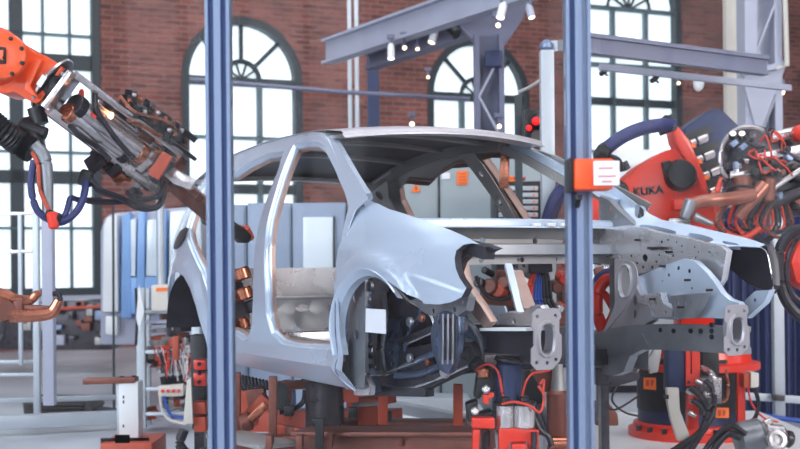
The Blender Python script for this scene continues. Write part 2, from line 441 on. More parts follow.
# unseen windows behind, beside and above the viewer, added to light the hall
def bright(name, axis, c, w, h, energy, n=4, nv=3):
    t = thing(name, None, None, c); t['kind'] = 'structure'
    x, y, z = c
    bm = B(); fr = B()
    if axis == 'y':
        box(bm, (x - w / 2, y, z - h / 2), (x + w / 2, y + .02, z + h / 2))
        for k in range(n + 1): q = x - w / 2 + w * k / n; box(fr, (q - .06, y + .02, z - h / 2), (q + .06, y + .1, z + h / 2))
        for k in range(nv + 1): q = z - h / 2 + h * k / nv; box(fr, (x - w / 2, y + .02, q - .06), (x + w / 2, y + .1, q + .06))
    elif axis == 'x':
        s = 1 if x < 0 else -1
        box(bm, (x, y - w / 2, z - h / 2), (x + .02 * s, y + w / 2, z + h / 2))
        for k in range(n + 1): q = y - w / 2 + w * k / n; box(fr, (x + .02 * s, q - .06, z - h / 2), (x + .1 * s, q + .06, z + h / 2))
        for k in range(nv + 1): q = z - h / 2 + h * k / nv; box(fr, (x + .02 * s, y - w / 2, q - .06), (x + .1 * s, y + w / 2, q + .06))
    else:
        box(bm, (x - w / 2, y - h / 2, z - .02), (x + w / 2, y + h / 2, z))
        for k in range(n + 1): q = x - w / 2 + w * k / n; box(fr, (q - .06, y - h / 2, z - .1), (q + .06, y + h / 2, z - .02))
    obj('pane', bm, M['dayw' if axis == 'y' else 'dimday'], t, smooth=False); obj('window_frame', fr, M['munt'], t, smooth=False)
for k, x in enumerate((-13, -7.5, -2, 3.5, 9, 14.5)): bright('window_%d' % (5 + k), 'y', (x, -8.98, 4.6), 3.2, 6., 1)
bright('window_11', 'x', (-21.68, 4, 5), 9, 6, 1, 6); bright('window_12', 'x', (-21.68, 16, 5), 6, 6, 1, 6); bright('window_13', 'x', (23.68, 3, 5), 9, 6, 1, 6)  # unseen side windows added as light sources
for k, (x, y) in enumerate(((-4, 2), (6, 2), (-4, 10), (6, 10), (1, 17))): bright('window_%d' % (14 + k), 'z', (x, y, 10.98), 6.5, 2.4, 1, 6)  # glowing roof panels added to light the hall from above
# steelwork ---------------------------------------------------------------------------------
def ibeam(bm, a, b, w, h, t=.03):
    a, b = Vector(a), Vector(b); s, u = frame_of(b - a)
    bar(bm, a, b, t, h); bar(bm, a + u * (h / 2), b + u * (h / 2), w, t); bar(bm, a - u * (h / 2), b - u * (h / 2), w, t)
a, b_ = P(327, 52, 14), P(560, -27, 10.2)
bm = B(); ibeam(bm, a, b_, .15, .25); tag(obj('crane_girder', bm, M['lilac']), 'pale lilac steel girder rising diagonally across the top of the brick wall', 'girder')
bm = B(); ibeam(bm, P(370, 62, 14.3), P(500, 18, 12.2), .16, .16); tag(obj('lamp_rail', bm, M['lilacd']), 'thin dark steel rail under the diagonal girder carrying spotlights', 'rail')
t = thing('steel_column', 'lilac lattice steel column with gusset under the diagonal girder, in front of the second arched window', 'column', Vector((P(489, 250, 11.6).x, 11.6, 0)))
x = P(489, 100, 11.6).x; zt = P(489, 34, 11.6).z
bm = B(); bar(bm, (x - .115, 11.6, 0), (x - .115, 11.6, zt), .05, .2, (0, 1, 0)); bar(bm, (x + .115, 11.6, 0), (x + .115, 11.6, zt), .05, .2, (0, 1, 0)); box(bm, (x - .1, 11.66, 0), (x + .1, 11.68, zt)); obj('upright', bm, M['lilacd'], t)
bm = B()
for k in range(12):
    z = .3 + k * .38
    if z + .38 < zt: bar(bm, (x - .1, 11.52, z), (x + .1, 11.52, z + .38), .02, .05, (0, 1, 0)) if k % 2 else bar(bm, (x + .1, 11.52, z), (x - .1, 11.52, z + .38), .02, .05, (0, 1, 0))
obj('lattice', bm, M['lilac'], t)
bm = B(); slab(bm, [(452, -12), (536, -14), (522, 20), (504, 46), (478, 46), (464, 30), (452, 12)], 11.76, .12); obj('gusset', bm, M['lilacd'], t)
bm = B(); box(bm, P(485, 68, 11.5), P(502, 50, 11.4), .01); tag(obj('junction_box', bm, M['blue']), 'small blue box fixed high on the lattice column', 'box')
x = P(760, 100, 12).x
t = thing('steel_column', 'tall pale lilac steel column behind the round gripper, on a bracket', 'column', (x, 12, 0))
bm = B(); box(bm, (x - .17, 11.9, 0), (x - .05, 12.2, 9)); box(bm, (x + .12, 11.9, 0), (x + .19, 12.2, 9)); box(bm, (x - .05, 12.1, 0), (x + .12, 12.14, 9)); obj('upright', bm, M['lilac'], t)
bm = B()
for k in range(18):
    z = .3 + k * .45; q = (x - .05, x + .13) if k % 2 else (x + .13, x - .05); bar(bm, (q[0], 11.92, z), (q[1], 11.92, z + .45), .02, .05, (0, 1, 0))
obj('lattice', bm, M['lilac'], t)
lilac_column = t
bm = B(); slab(bm, [(744, 72), (786, 60), (786, 66), (762, 128), (756, 128), (744, 84)], 11.85, .06); obj('bracket', bm, M['lilac'], t)
def pipe(name, pts, r, m, label, cat, group=None, seg=12, smooth=False):
    bm = B(); tube(bm, [P(*p) for p in pts], r, seg, smooth); return tag(obj(name, bm, M[m]), label, cat, group)
def post(name, px, y0, y1, Y, w, m, label, cat, group=None):
    bm = B(); a, b = P(px, y0, Y), P(px, y1, Y); b.x = a.x; b.z = 0 if y1 > 150 else b.z; bar(bm, a, b, w, w, (0, 1, 0), .01); return tag(obj(name, bm, M[m]), label, cat, group)
post('wall_post', 730, -5, 262, 13, .13, 'cream', 'cream painted square post left of the tall lilac column', 'post')
post('hanging_duct', 746.5, -5, 62, 12.5, .13, 'alu', 'short blue-grey square duct ending just above the horizontal beam', 'duct')
bm = B(); tube(bm, [P(785, -6, 11.8), P(787, 66, 11.8), P(776, 68, 11.8)], .025, 8, False); obj('conduit', bm, M['cream'], lilac_column)
bm = B(); a, b_ = P(575, 42, 9.2), P(766, 66, 9.6); ibeam(bm, a, b_, .09, .12); tag(obj('cross_beam', bm, M['lilacd']), 'dark grey steel beam crossing in front of the rightmost window', 'beam')
bm = B(); a, b_ = P(553, 46, 8), P(580, 44, 8.6); bar(bm, a, b_, .06, .07); tag(obj('top_rail', bm, M['alul']), 'short aluminium rail joining the rounded fence post and the near post', 'rail')
bm = B(); bar(bm, P(600, 67, 9.8), P(790, 88, 10.4), .05, .05); tag(obj('service_rail', bm, M['lilac']), 'thin pale rail just below the dark grey cross beam', 'rail')
bm = B(); bar(bm, P(740, 73, 11.83), P(776, 67, 11.83), .1, .05); obj('bracket_arm', bm, M['lilac'], lilac_column)
pipe('stay_rod', [(190, 79, 12.5), (340, 92, 12.6), (470, 99, 12.7)], .022, 'lilacd', 'thin dark rod strung level before the arched windows', 'rod')
for k, (px, w, m) in enumerate(((349, .05, 'alul'), (356, .05, 'alul'))):
    post('drop_pipe', px, -8, 210, 15, w, m, ('left' if k == 0 else 'right') + ' one of two thin silver pipes running down the brick by the girder end', 'pipe', 'silver pipes on the brick wall')
post('wall_pilaster', 373, 56, 262, 16, .16, 'blue', 'dark navy post on the brick wall, right of two silver pipes', 'post')
# aluminium post with rounded head
t = thing('fence_post', 'pale blue aluminium post with a rounded head beside the red signal', 'post', (P(547, 200, 8).x, 8, 0))
x = P(547, 100, 8).x; bm = B(); zt = P(547, 46, 8).z
bar(bm, (x, 8, 0), (x, 8, zt - .03), .09, .09, (0, 1, 0), .012); obj('upright', bm, M['alul'], t)
bm = B(); cyl(bm, (x, 8, zt - .04), (x, 8, zt + .04), .045, 20, bev=.03); obj('cap', bm, M['alu'], t)
pipe('white_cable', [(519, 92, 9), (530, 87, 8.7), (541, 80, 8.1)], .012, 'hosew', 'short white cable looping to the rounded fence post', 'cable', smooth=True)
t = thing('signal_box', 'black two-lens signal housing glowing red behind the roof of the car body', 'signal', P(531, 148, 9))
bm = B(); box(bm, P(522, 148, 9.1), P(541, 109, 8.95), .02); obj('housing', bm, M['black'], t)
bm = B()
for q in (121, 139): lathe(bm, P(537 if q < 130 else 532, q, 8.95), (0.2, -1, 0), [(0, .06), (.08, .07), (.13, .05)], 16)
obj('hood', bm, M['black'], t)
for qx, qy, r in ((536, 121, .03), (529, 128, .022)):
    bm = B(); cyl(bm, P(qx, qy, 8.93), P(qx, qy, 8.8), r, 16, bev=.02); obj('red_lens', bm, M['redl'], t)
post('signal_pole', 518, 95, 262, 9.2, .055, 'darkfr', 'thin dark pole immediately left of the red signal', 'pole')
# spotlights
def spot(px, py, Y, L, r, aim, m, label, lens='lamp'):
    r *= (.8 if aim[1] > -.75 else .6); p = P(px, py, Y); t = thing('spotlight', label, 'spotlight', p, 'spotlights hanging from the steelwork'); d = Vector(aim).normalized()
    bm = B(); lathe(bm, p - d * L / 2, d, [(0, r * .5), (.03, r * .95), (L, r), (L, r * .85), (L - .02, r * .8)], 18); obj('lamp_body', bm, M[m], t)
    bm = B(); cyl(bm, p + d * (L / 2 - .03), p + d * (L / 2 - .005), r * .8, 16); obj('lens', bm, M[lens], t)
    bm = B(); tube(bm, [p, p + Vector((0, .02, L * .5 + .05))], .015, 6, False); box(bm, p + Vector((-.04, -.01, L * .5 + .04)), p + Vector((.04, .05, L * .5 + .08))); obj('bracket', bm, M['lilacd'], t)
spot(391, 51, 12.2, .17, .045, (0, -.3, -1), 'white', 'white cylindrical spotlight, the leftmost on the rail below the girder', 'wlamp')
spot(404, 46, 12.4, .12, .045, (.1, -.9, -.5), 'lilacd', 'small round lit spotlight second from the rail end')
spot(417, 47, 12.6, .10, .04, (.1, -.8, -.6), 'lilacd', 'dim amber spotlight third along the rail')
spot(434, 34, 12.2, .2, .05, (-.3, -.3, -1), 'white', 'larger white spotlight tilted left on the rail')
spot(452, 30, 12.2, .16, .07, (.5, -.5, -.6), 'black', 'black unlit spotlight beside the lattice column gusset', 'black')
spot(502, 10, 9.9, .15, .045, (-.25, -.4, -1), 'white', 'white spotlight in front of the gusset plate', 'wlamp')
spot(498, 25, 10.2, .06, .04, (0, -1, -.3), 'lilacd', 'small warm lamp just below the gusset spotlight')
spot(530, 11, 9.9, .13, .04, (.2, -.4, -1), 'lilac', 'lilac spotlight right of the gusset plate')
spot(412, 124, 14, .1, .055, (0, -1, -.2), 'lilacd', 'warm glowing lamp low on the brick, left of the second arched window')
spot(428, 77, 15, .08, .035, (0, -1, -.2), 'lilacd', 'tiny amber lamp at the frame of the second arched window')
spot(499, 126, 11.2, .08, .04, (0, -1, -.2), 'lilacd', 'small warm lamp low on the lattice column')
spot(678, 83, 14, .08, .035, (0, -1, -.2), 'lilacd', 'small amber lamp at the right frame of the rightmost window')
spot(781, 92, 12.6, .1, .05, (0, -1, -.2), 'lilacd', 'warm glowing lamp right of the tall lilac column')
t = thing('hanging_lamp', 'white bulb-shaped lamp hanging against the bricks right of the windows', 'lamp', P(698, 90, 12))
bm = B(); lathe(bm, P(698, 91, 12), (.1, 0, 1), [(0, .02), (.03, .045), (.08, .055), (.13, .04), (.15, .02)], 16); obj('lamp_shade', bm, M['white'], t)
bm = B(); tube(bm, [P(698.5, 77, 12), P(697, 73, 11.2)], .008, 6, False); obj('cord', bm, M['lilac'], t)
for px, py in ((604, 73), (655, 80)):
    t = thing('track_lamp', 'small dark clip lamp hanging before the rightmost window, ' + ('left one of the two' if px < 620 else 'right one of the two'), 'lamp', P(px, py, 10), 'clip lamps on the service rail')
    bm = B(); cyl(bm, P(px - 3, py + 1, 9.95), P(px + 2, py - 3, 10), .022, 12); tube(bm, [P(px, py - 7, 10), P(px, py - 1, 10)], .008, 6, False); tube(bm, [P(px - 1, py - 1, 10), P(px + 4, py + 3, 10)], .01, 6, False); obj('lamp_body', bm, M['steeld'], t)
# ------------------------------------------------------------------ near glazed guard
def profile_post(px, Y, label, gr=(-.5, .5)):
    a = P(px, 224, Y); x = a.x; w = .070
    t = thing('guard_post', label, 'post', (x, Y, 0), 'aluminium posts of the near guard')
    h = w / 2
    bm = B()
    o = [(-h, -h), (h, -h), (h, h), (-h, h)]
    # slotted section
    g, s = .0078, .012
    sec = []
    def side(c, s_):  # corner to corner with two grooves
        pass
    q = [(-h, -h), (-.5 * h - g, -h), (-.5 * h - g, -h + s), (-.5 * h + g, -h + s), (-.5 * h + g, -h), (.5 * h - g, -h), (.5 * h - g, -h + s), (.5 * h + g, -h + s), (.5 * h + g, -h), (h, -h)]
    sec = q[:-1]
    for k in range(1, 4):
        c_, s_ = math.cos(k * math.pi / 2), math.sin(k * math.pi / 2)
        sec += [(p[0] * c_ - p[1] * s_, p[0] * s_ + p[1] * c_) for p in q[:-1]]
    lo = [bm.verts.new((x + p[0], Y + p[1], 0)) for p in sec]; hi = [bm.verts.new((x + p[0], Y + p[1], 3.4)) for p in sec]
    for k in range(len(sec)): bm.faces.new((lo[k], lo[(k + 1) % len(sec)], hi[(k + 1) % len(sec)], hi[k]))
    bm.faces.new(lo[::-1]); bm.faces.new(hi)
    obj('extrusion', bm, M['alu'], t, smooth=False)
    bm = B()
    for q_ in gr: box(bm, (x + q_ * h - g, Y - h + s * .8, 0), (x + q_ * h + g, Y - h + s, 3.4))
    obj('groove_strip', bm, M['slot'], t, smooth=False)
    bm = B(); box(bm, (x - .06, Y - .06, 0), (x + .06, Y + .06, .015)); obj('foot_plate', bm, M['steeld'], t)
    return x
x1 = profile_post(220.5, 3.5, 'grooved aluminium guard post in the foreground, left one, before the rear of the car body')
x2 = profile_post(578.5, 3.5, 'grooved aluminium guard post in the foreground carrying the orange box', (-.5,))
for k, (xa, xb) in enumerate(((-2.6, x1 - .0355), (x1 + .0355, x2 - .0355), (x2 + .0355, 2.9))):
    bm = B(); box(bm, (xa, 3.497, .15), (xb, 3.503, 3.3))
    tag(obj('safety_screen', bm, M['glass'], smooth=False), ('clear safety pane left of the left foreground post', 'clear safety pane between the two foreground posts', 'clear safety pane right of the foreground post with the orange box')[k], 'glass pane', 'clear panes of the near guard')
t = thing('switch_box', 'bright orange switch box with a paper note, on the right foreground post', 'switch box', P(590, 192, 3.45))
a, b_ = P(569, 192, 3.46), P(594, 159, 3.36)
bm = B(); box(bm, (a.x, 3.34, a.z), (P(606, 170, 3.46).x, 3.455, b_.z), .006); obj('box_body', bm, M['orange'], t)
bm = B(); box(bm, (a.x - .012, 3.36, a.z - .004), (a.x + .002, 3.46, b_.z + .004), .002); obj('side_cap', bm, M['black'], t)
bm = B(); cyl(bm, P(578, 195, 3.4), P(578, 200, 3.4), .012, 12); tube(bm, [P(578, 199, 3.4), P(577, 206, 3.42)], .009, 8); obj('cable_gland', bm, M['black'], t)
a, b_ = P(593.5, 185.5, 3.33), P(619, 161, 3.33)
bm = B(); box(bm, (a.x, 3.325, a.z), (b_.x, 3.329, b_.z), .0005); n_ = obj('paper_note', bm, M['paper'], t, label='white paper note with red lines of print')
bm = B()
for yy, x0, x1_ in ((168, 599, 613), (176, 598, 616), (181.5, 602, 612)):
    p, q = P(x0, yy + .8, 3.322), P(x1_, yy - .8, 3.322); box(bm, (p.x, 3.322, p.z), (q.x, 3.3255, q.z))
obj('print_line', bm, M['ink'], n_)
# ================================================================== THE CAR BODY
car = thing('car_body', 'unpainted silver hatchback body shell without doors or bonnet, raised on the fixture', 'car body', mtx=CM)
def interp(x, tab):
    if x <= tab[0][0]: return tab[0][1]
    for (a, p), (b, q) in zip(tab, tab[1:]):
        if x <= b:
            t = (x - a) / (b - a); t = t * t * (3 - 2 * t) if False else t; return p + (q - p) * t
    return tab[-1][1]
SW = [(.18, .765), (.21, .785), (.25, .82), (.282, .853), (.30, .858), (.335, .852), (.35, .845), (.38, .848), (.45, .866), (.6, .878), (.75, .876), (.86, .866), (.95, .842), (1.03, .806), (1.12, .762), (1.2, .722), (1.3, .667), (1.38, .615), (1.42, .585), (1.46, .55)]
def s3(t): t = max(0., min(1., t)); return t * t * (3 - 2 * t)
def sw(X, Z):
    k = .006 if Z < .42 else .045
    w = sum(interp(Z + k * q, SW) for q in (-1, -.5, 0, .5, 1)) / 5
    if X > -.2: w -= .12 * ((X + .2) / .75) ** 2
    if X < -2.5: w -= .27 * ((-2.5 - X) / .9) ** 2
    for cx, cz, rx, rz in ((-.17, .40, .345, .335), (-2.575, .40, .345, .33)):
        d = math.hypot((X - cx) / rx, (Z - cz) / rz)
        if d < 1.35 and Z > .2: w += .020 * s3((1.25 - d) / .07)
    return w
ZT = [(-.6, 1.06), (-.45, 1.04), (-.35, 1.03), (-.15, .985), (.15, .925), (.35, .88), (.53, .83), (.7, .77)]
def sf(X, Z):
    zt = sum(interp(X + .09 * q, ZT) for q in (-1, -.5, 0, .5, 1)) / 5; t = (Z - (zt - .26)) / .26
    w = sw(X, min(Z, .86)) - (.115 * max(0, t) ** 2.4)
    # character line pressed below the crown
    w += .010 * math.exp(-((Z - (zt - .20)) / .035) ** 2)
    return w
def KS(px, py, fn, s=-1):
    y = -.85
    for _ in range(12): p = K(px, py, 'y', y); y = s * fn(p.x, p.z)
    return (p.x, p.z)
def mix(lst, fn=sw): return [KS(p[0], p[1], fn) if p[0] > 5 else p for p in lst]
FD = mix([(333, 351), (336, 336), (335.5, 300), (336, 263), (341, 243), (345, 222), (349, 206), (343, 188), (334, 166), (325, 147), (318, 141.5), (306, 140.5), (294, 144), (288, 156), (281, 174), (271, 207), (265, 240), (264, 262), (265, 290), (266, 315), (271, 334), (281, 344), (296, 347.5)])
RD = mix([(284, 151), (278, 170), (264, 207), (256, 240), (254, 262), (253, 300), (252, 325), (247, 341), (243, 341), (236, 336), (-1.93, .41), (-2.05, .56), (-2.2, .72), (-2.42, .86), (-2.59, .97), (-2.65, 1.08), (-2.66, 1.20), (-2.61, 1.285), (-2.50, 1.325), (233, 173), (249, 162), (267, 153)])
OUT = mix([(-.445, .20), (-.9, .205), (-1.5, .213), (-2.02, .225), (-2.16, .30), (-2.205, .42), (-2.25, .53), (-2.33, .63), (-2.44, .70), (-2.575, .73), (-2.72, .70), (-2.84, .62), (-2.92, .50), (-2.945, .36), (-3.05, .40), (-3.17, .47), (-3.28, .60), (-3.33, .75), (-3.33, .92), (-3.28, 1.02), (-3.18, 1.13), (-3.02, 1.26), (-2.84, 1.34),
          (-2.6, 1.395), (-2.35, 1.43), (-2.05, 1.45), (-1.76, 1.458), (-1.4, 1.455), (-1.25, 1.435), (-1.12, 1.40), (339, 147), (349, 165), (359, 182), (368, 198), (-.40, 1.0), (-.42, .8)])
QW = [(-2.72, 1.05), (-2.98, 1.08), (-2.93, 1.15), (-2.80, 1.23), (-2.68, 1.24), (-2.66, 1.15)]
def side(s, m):
    f = (lambda u, v: (u, s * sw(u, v), v))
    bm = B(); panel(bm, OUT, [FD, RD], f, .045, .004 * s)
    # pressed returns round the door openings
    fl = B()
    for L in (FD, RD):
        rim(bm if s < 0 else fl, L, f, [(0, 0), (.003, .008), (.007, .014), (.012, .016), (.015, .022), (.015, .035)], .03, s)
        rim(fl, L, f, [(.015, .035), (.018, .055)], .03, s)
    obj('door_opening_flange', fl, M['pink'], car, local=True)  # warm flange colour stands in for orange reflected light
    return bm
def fix(s, loops):  # choose the depth sign so that returns go inward
    return loops
for s in (-1, 1):
    bm = side(s, 'body')
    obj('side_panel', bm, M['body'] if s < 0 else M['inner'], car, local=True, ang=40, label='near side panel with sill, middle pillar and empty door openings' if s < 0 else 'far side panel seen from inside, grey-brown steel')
# inner reinforcements of pillars and rails
def strip(name, pts, w, h, m, s=1, bev=.008, label=None):
    """box section that follows local points"""
    bm = B(); pts = catmull(pts, 6)
    def ring(i, a, u):
        return [a * w / 2 + u * h / 2, -a * w / 2 + u * h / 2, -a * w / 2 - u * h / 2, a * w / 2 - u * h / 2]
    sweep(bm, pts, ring); return obj(name, bm, M[m], car, local=True, label=label)
for s in (-1, 1):
    S = lambda X, Z, d=.045: (X, s * (sw(X, Z) - d), Z)
    strip('roof_rail', [S(-1.25, 1.41, .06), S(-1.4, 1.415), S(-1.8, 1.42), S(-2.2, 1.40), S(-2.6, 1.35), S(-2.9, 1.27)], .05, .06, 'inner')
    bm = B()
    panel(bm, [(-1.69, 1.40), (-1.53, 1.40), (-1.44, 1.1), (-1.37, .86), (-1.35, .55), (-1.27, .38), (-1.17, .34), (-1.62, .34), (-1.52, .42), (-1.49, .6), (-1.49, .86), (-1.55, 1.1)],
          [circ(-1.57, 1.28, .02, 10), circ(-1.51, 1.12, .018, 10, .03), circ(-1.46, .97, .016, 8), circ(-1.43, .78, .035, 14, .05), circ(-1.42, .6, .028, 12), circ(-1.40, .45, .028, 12)],
          lambda u, v: (u, s * (sw(u, v) - .075), v), .06, .004)
    obj('pillar_reinforcement', bm, M['inner'], car, local=True)
    # rear quarter inner with big pressed openings
    bm = B()
    panel(bm, [(-2.5, .80), (-2.67, .95), (-2.73, 1.08), (-2.735, 1.21), (-2.66, 1.31), (-2.55, 1.37), (-2.82, 1.31), (-3.0, 1.2), (-3.22, .98), (-3.27, .74), (-3.0, .6), (-2.8, .78), (-2.6, .82)],
          [circ(-2.82, 1.22, .03, 10), circ(-2.72, 1.31, .016, 10), smooth2([(-2.8, 1.1), (-2.95, 1.08), (-3.05, .98), (-2.9, .96)]), circ(-3.0, .8, .05, 12), circ(-2.75, .92, .03, 10)],
          lambda u, v: (u, s * (sw(u, v) - .07), v), .06, .004)
    obj('quarter_inner', bm, M['inner' if s > 0 else 'bodylow'], car, local=True)
    # inner sill with oval holes
    bm = B()
    panel(bm, [(-.44, .22), (-.44, .40), (-2.1, .42), (-2.1, .24)], [circ(-.62 - .22 * k, .335, .03, 12, .018) for k in range(7)], lambda u, v: (u, s * .765, v), .1, .004)
    obj('sill_inner', bm, M['inner'], car, local=True)
    # hinge pillar
    bm = B()
    panel(bm, [(-.50, .22), (-.36, .22), (-.34, .6), (-.36, .98), (-.42, 1.04), (-.54, .98), (-.52, .7)], [circ(-.43, .45, .022, 10), circ(-.43, .82, .022, 10), circ(-.43, .62, .03, 10)], lambda u, v: (u, s * (.80 - .03 * (v > .9)), v), .07, .004)
    box(bm, (-.50, s * .70 - .03, .22), (-.46, s * .77, 1.0)) ; obj('hinge_pillar', bm, M['rail'], car, local=True)
    # rear wheel housing
    bm = B(); rows = []
    for i in range(15):
        a = math.pi * i / 14; r = .33; rows.append([bm.verts.new((-2.575 + r * math.cos(a) * (1 - .1 * q), s * (.85 - .30 * q), .38 + (.33 + .02 * q) * math.sin(a))) for q in (0, .2, .5, .8, .95, 1)] )
    for Aa, Bb in zip(rows, rows[1:]):
        for k in range(5): bm.faces.new((Aa[k], Aa[k + 1], Bb[k + 1], Bb[k]))
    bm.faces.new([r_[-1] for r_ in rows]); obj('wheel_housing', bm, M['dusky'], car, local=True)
# tail lamp recess on the near rear corner
bm = B(); f = lambda u, v: (u, -sw(u, v) - .004, v)
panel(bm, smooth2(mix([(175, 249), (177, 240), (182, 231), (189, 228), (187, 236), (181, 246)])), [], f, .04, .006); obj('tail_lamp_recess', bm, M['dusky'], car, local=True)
# floor, crossmembers, heel board, rear panel
bm = B()
panel(bm, [(-.40, -.76), (-.40, .76), (-2.3, .76), (-2.3, -.76)], [], lambda u, v: (u, v, .27 + .12 * math.exp(-(v / .13) ** 4) + .006 * math.cos(v * 60)), .07, .003)
obj('floor_pan', bm, M['bodylow'], car, local=True)
bm = B(); box(bm, (-3.25, -.50, .42), (-2.3, .50, .44)); obj('boot_floor', bm, M['inner'], car, local=True)
for X, z in ((-1.0, .38), (-1.55, .40)):
    bm = B(); bar(bm, (X, -.76, z - .05), (X, .76, z - .05), .14, .12, (0, 0, 1), .015); obj('seat_crossmember', bm, M['bodylow'], car, local=True)
bm = B(); panel(bm, [(-.76, .27), (.76, .27), (.76, .56), (-.76, .56)], [circ(-.6 + .2 * k, .50, .045, 12, .022) for k in range(7)] + [circ(-.5 + .25 * k, .37, .02, 10) for k in range(5)], lambda u, v: (-2.28 - .04 * s3((v - .4) / .1), u, v), .08, .004)
box(bm, (-2.45, -.76, .555), (-2.31, .76, .575), .004); obj('heel_board', bm, M['rail'], car, local=True)
bm = B(); panel(bm, [(-.62, .42), (.62, .42), (.64, .68), (.5, .74), (-.5, .74), (-.64, .68)], [circ(0, .6, .05, 12, .025)], lambda u, v: (-3.30 + .10 * (u / .62) ** 2, u, v), .1, .02); obj('rear_panel', bm, M['bodylow'], car, local=True)
# ---- roof
def roofz(X): return interp(X, [(-3.0, 1.27), (-2.84, 1.325), (-2.6, 1.385), (-2.35, 1.42), (-2.05, 1.443), (-1.76, 1.452), (-1.4, 1.449), (-1.15, 1.432), (-1.0, 1.412), (-.9, 1.395), (-.8, 1.37)])
def roof(u, v, d=0.):
    y = v * (interp(roofz(u), [(1.25, .64), (1.38, .60), (1.46, .555)]) + .012); X = u + .10 * (1 - v * v) * s3((u + 1.6) / .6)
    return (X, y, roofz(u) + .032 * (1 - v ** 2) + .006 - d)
bm = B(); panel(bm, [(-.98, -1), (-.98, 1), (-2.98, 1), (-2.98, -1)], [], lambda u, v: roof(u, v), .09, -.003); obj('roof_skin', bm, M['roofm'], car, local=True, ang=50)
bm = B()
rows = []
for k in range(25):
    v = -1 + k / 12; p = Vector(roof(-.98, v)); rows.append([bm.verts.new(p + Vector(q)) for q in ((0, 0, 0), (.016, 0, -.010), (.02, 0, -.026), (.045, 0, -.034), (.045, 0, -.038), (.0, 0, -.034), (-.04, 0, -.028), (-.10, 0, -.034), (-.13, 0, -.01))])
for Aa, Bb in zip(rows, rows[1:]):
    for k in range(8): bm.faces.new((Aa[k], Aa[k + 1], Bb[k + 1], Bb[k]))
obj('windscreen_header', bm, M['roofm'], car, local=True)
bm = B(); panel(bm, [(-1.06, -.93), (-1.06, .93), (-2.9, .93), (-2.9, -.93)], [], lambda u, v: roof(u, v, .016), .09, -.003); obj('roof_inner_panel', bm, M['dusky'], car, local=True, ang=50)  # dark sheet added so the roof underside looks shaded
for X in (-1.45, -1.9, -2.4, -2.9):
    strip('roof_bow', [roof(X, v, .025) for v in (-1, -.6, -.2, .2, .6, 1)], .07 if X > -2.8 else .12, .022, 'inner')
# screen pillars from roof to bonnet line
for s in (-1, 1):
    pts = [(-1.20, s * .572, 1.408), (-1.06, s * .598, 1.357), (-.86, s * .648, 1.255), (-.655, s * .70, 1.148), (-.50, s * .73, 1.062)]
    bm = B(); P_ = catmull(pts, 6)
    def ring(i, a, u):
        t = i / (len(P_) - 1); w = .045 + .035 * t
        return [a * w * .55 + u * .018, -a * w * .5 + u * .02, -a * w * .62 - u * .0, -a * w * .5 - u * .02, a * w * .55 - u * .018]
    sweep(bm, P_, ring); obj('screen_pillar', bm, M['body'], car, local=True, ang=28)
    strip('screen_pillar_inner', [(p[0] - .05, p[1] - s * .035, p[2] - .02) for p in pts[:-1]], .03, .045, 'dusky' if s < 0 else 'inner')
# ---- cowl and bulkhead
def ycurve(y): return .13 * (1 - (y / .75) ** 2)
def cowl(u, v): return (-.50 + ycurve(u) + (.955 - v) * .45, u, v)
bm = B()
rows = []
prof = [(-.10, .955), (-.06, .968), (-.02, .968), (-.005, .958), (0, .935), (.03, .93), (.035, .925)]
for k in range(25):
    y = -.74 + 1.48 * k / 24; rows.append([bm.verts.new((-.47 + ycurve(y) + a, y, z)) for a, z in prof])
for Aa, Bb in zip(rows, rows[1:]):
    for k in range(len(prof) - 1): bm.faces.new((Aa[k], Aa[k + 1], Bb[k + 1], Bb[k]))
obj('cowl_top', bm, M['body'], car, local=True)
bm = B(); panel(bm, [(-.72, .93), (.72, .93), (.72, .80), (.6, .79), (-.6, .79), (-.72, .80)], [circ(-.45 + .3 * k, .865, .016, 10) for k in range(4)] + [smooth2([(.34, .845), (.46, .845), (.46, .875), (.34, .875)], 3)], lambda u, v: (-.49 + ycurve(u) - .05 * s3((.93 - v) / .05), u, v), .06, .004); obj('cowl_well', bm, M['inner'], car, local=True)
bm = B()
rows = []
prof = [(-.06, .845), (.02, .85), (.035, .845), (.04, .80), (.03, .795), (-.02, .79)]
for k in range(25):
    y = -.70 + 1.40 * k / 24; rows.append([bm.verts.new((-.42 + ycurve(y) + a, y, z)) for a, z in prof])
for Aa, Bb in zip(rows, rows[1:]):
    for k in range(len(prof) - 1): bm.faces.new((Aa[k], Aa[k + 1], Bb[k + 1], Bb[k]))
obj('cowl_crossbeam', bm, M['rail'], car, local=True)
hl = [circ(-.42 + .06 * (k % 3) + .14 * k, .775, .009 + .004 * (k % 2), 12) for k in range(7)]
bm = B(); panel(bm, [(-.60, .81), (.62, .81), (.60, .745), (.46, .755), (-.3, .755), (-.45, .72), (-.46, .30), (-.52, .30), (-.53, .72)], hl, lambda u, v: (-.44 + ycurve(u) + .0, u, v), .06, .004); obj('bulkhead', bm, M['inner'], car, local=True)
# drain flaps on the cowl edge
for px in (535, 550, 563):
    p = K(px, 224, 'x', -.33); bm = B(); box(bm, p + Vector((-.0, -.02, -.012)), p + Vector((.02, .02, .004)), .002); obj('cowl_clip', bm, M['white'], car, local=True)
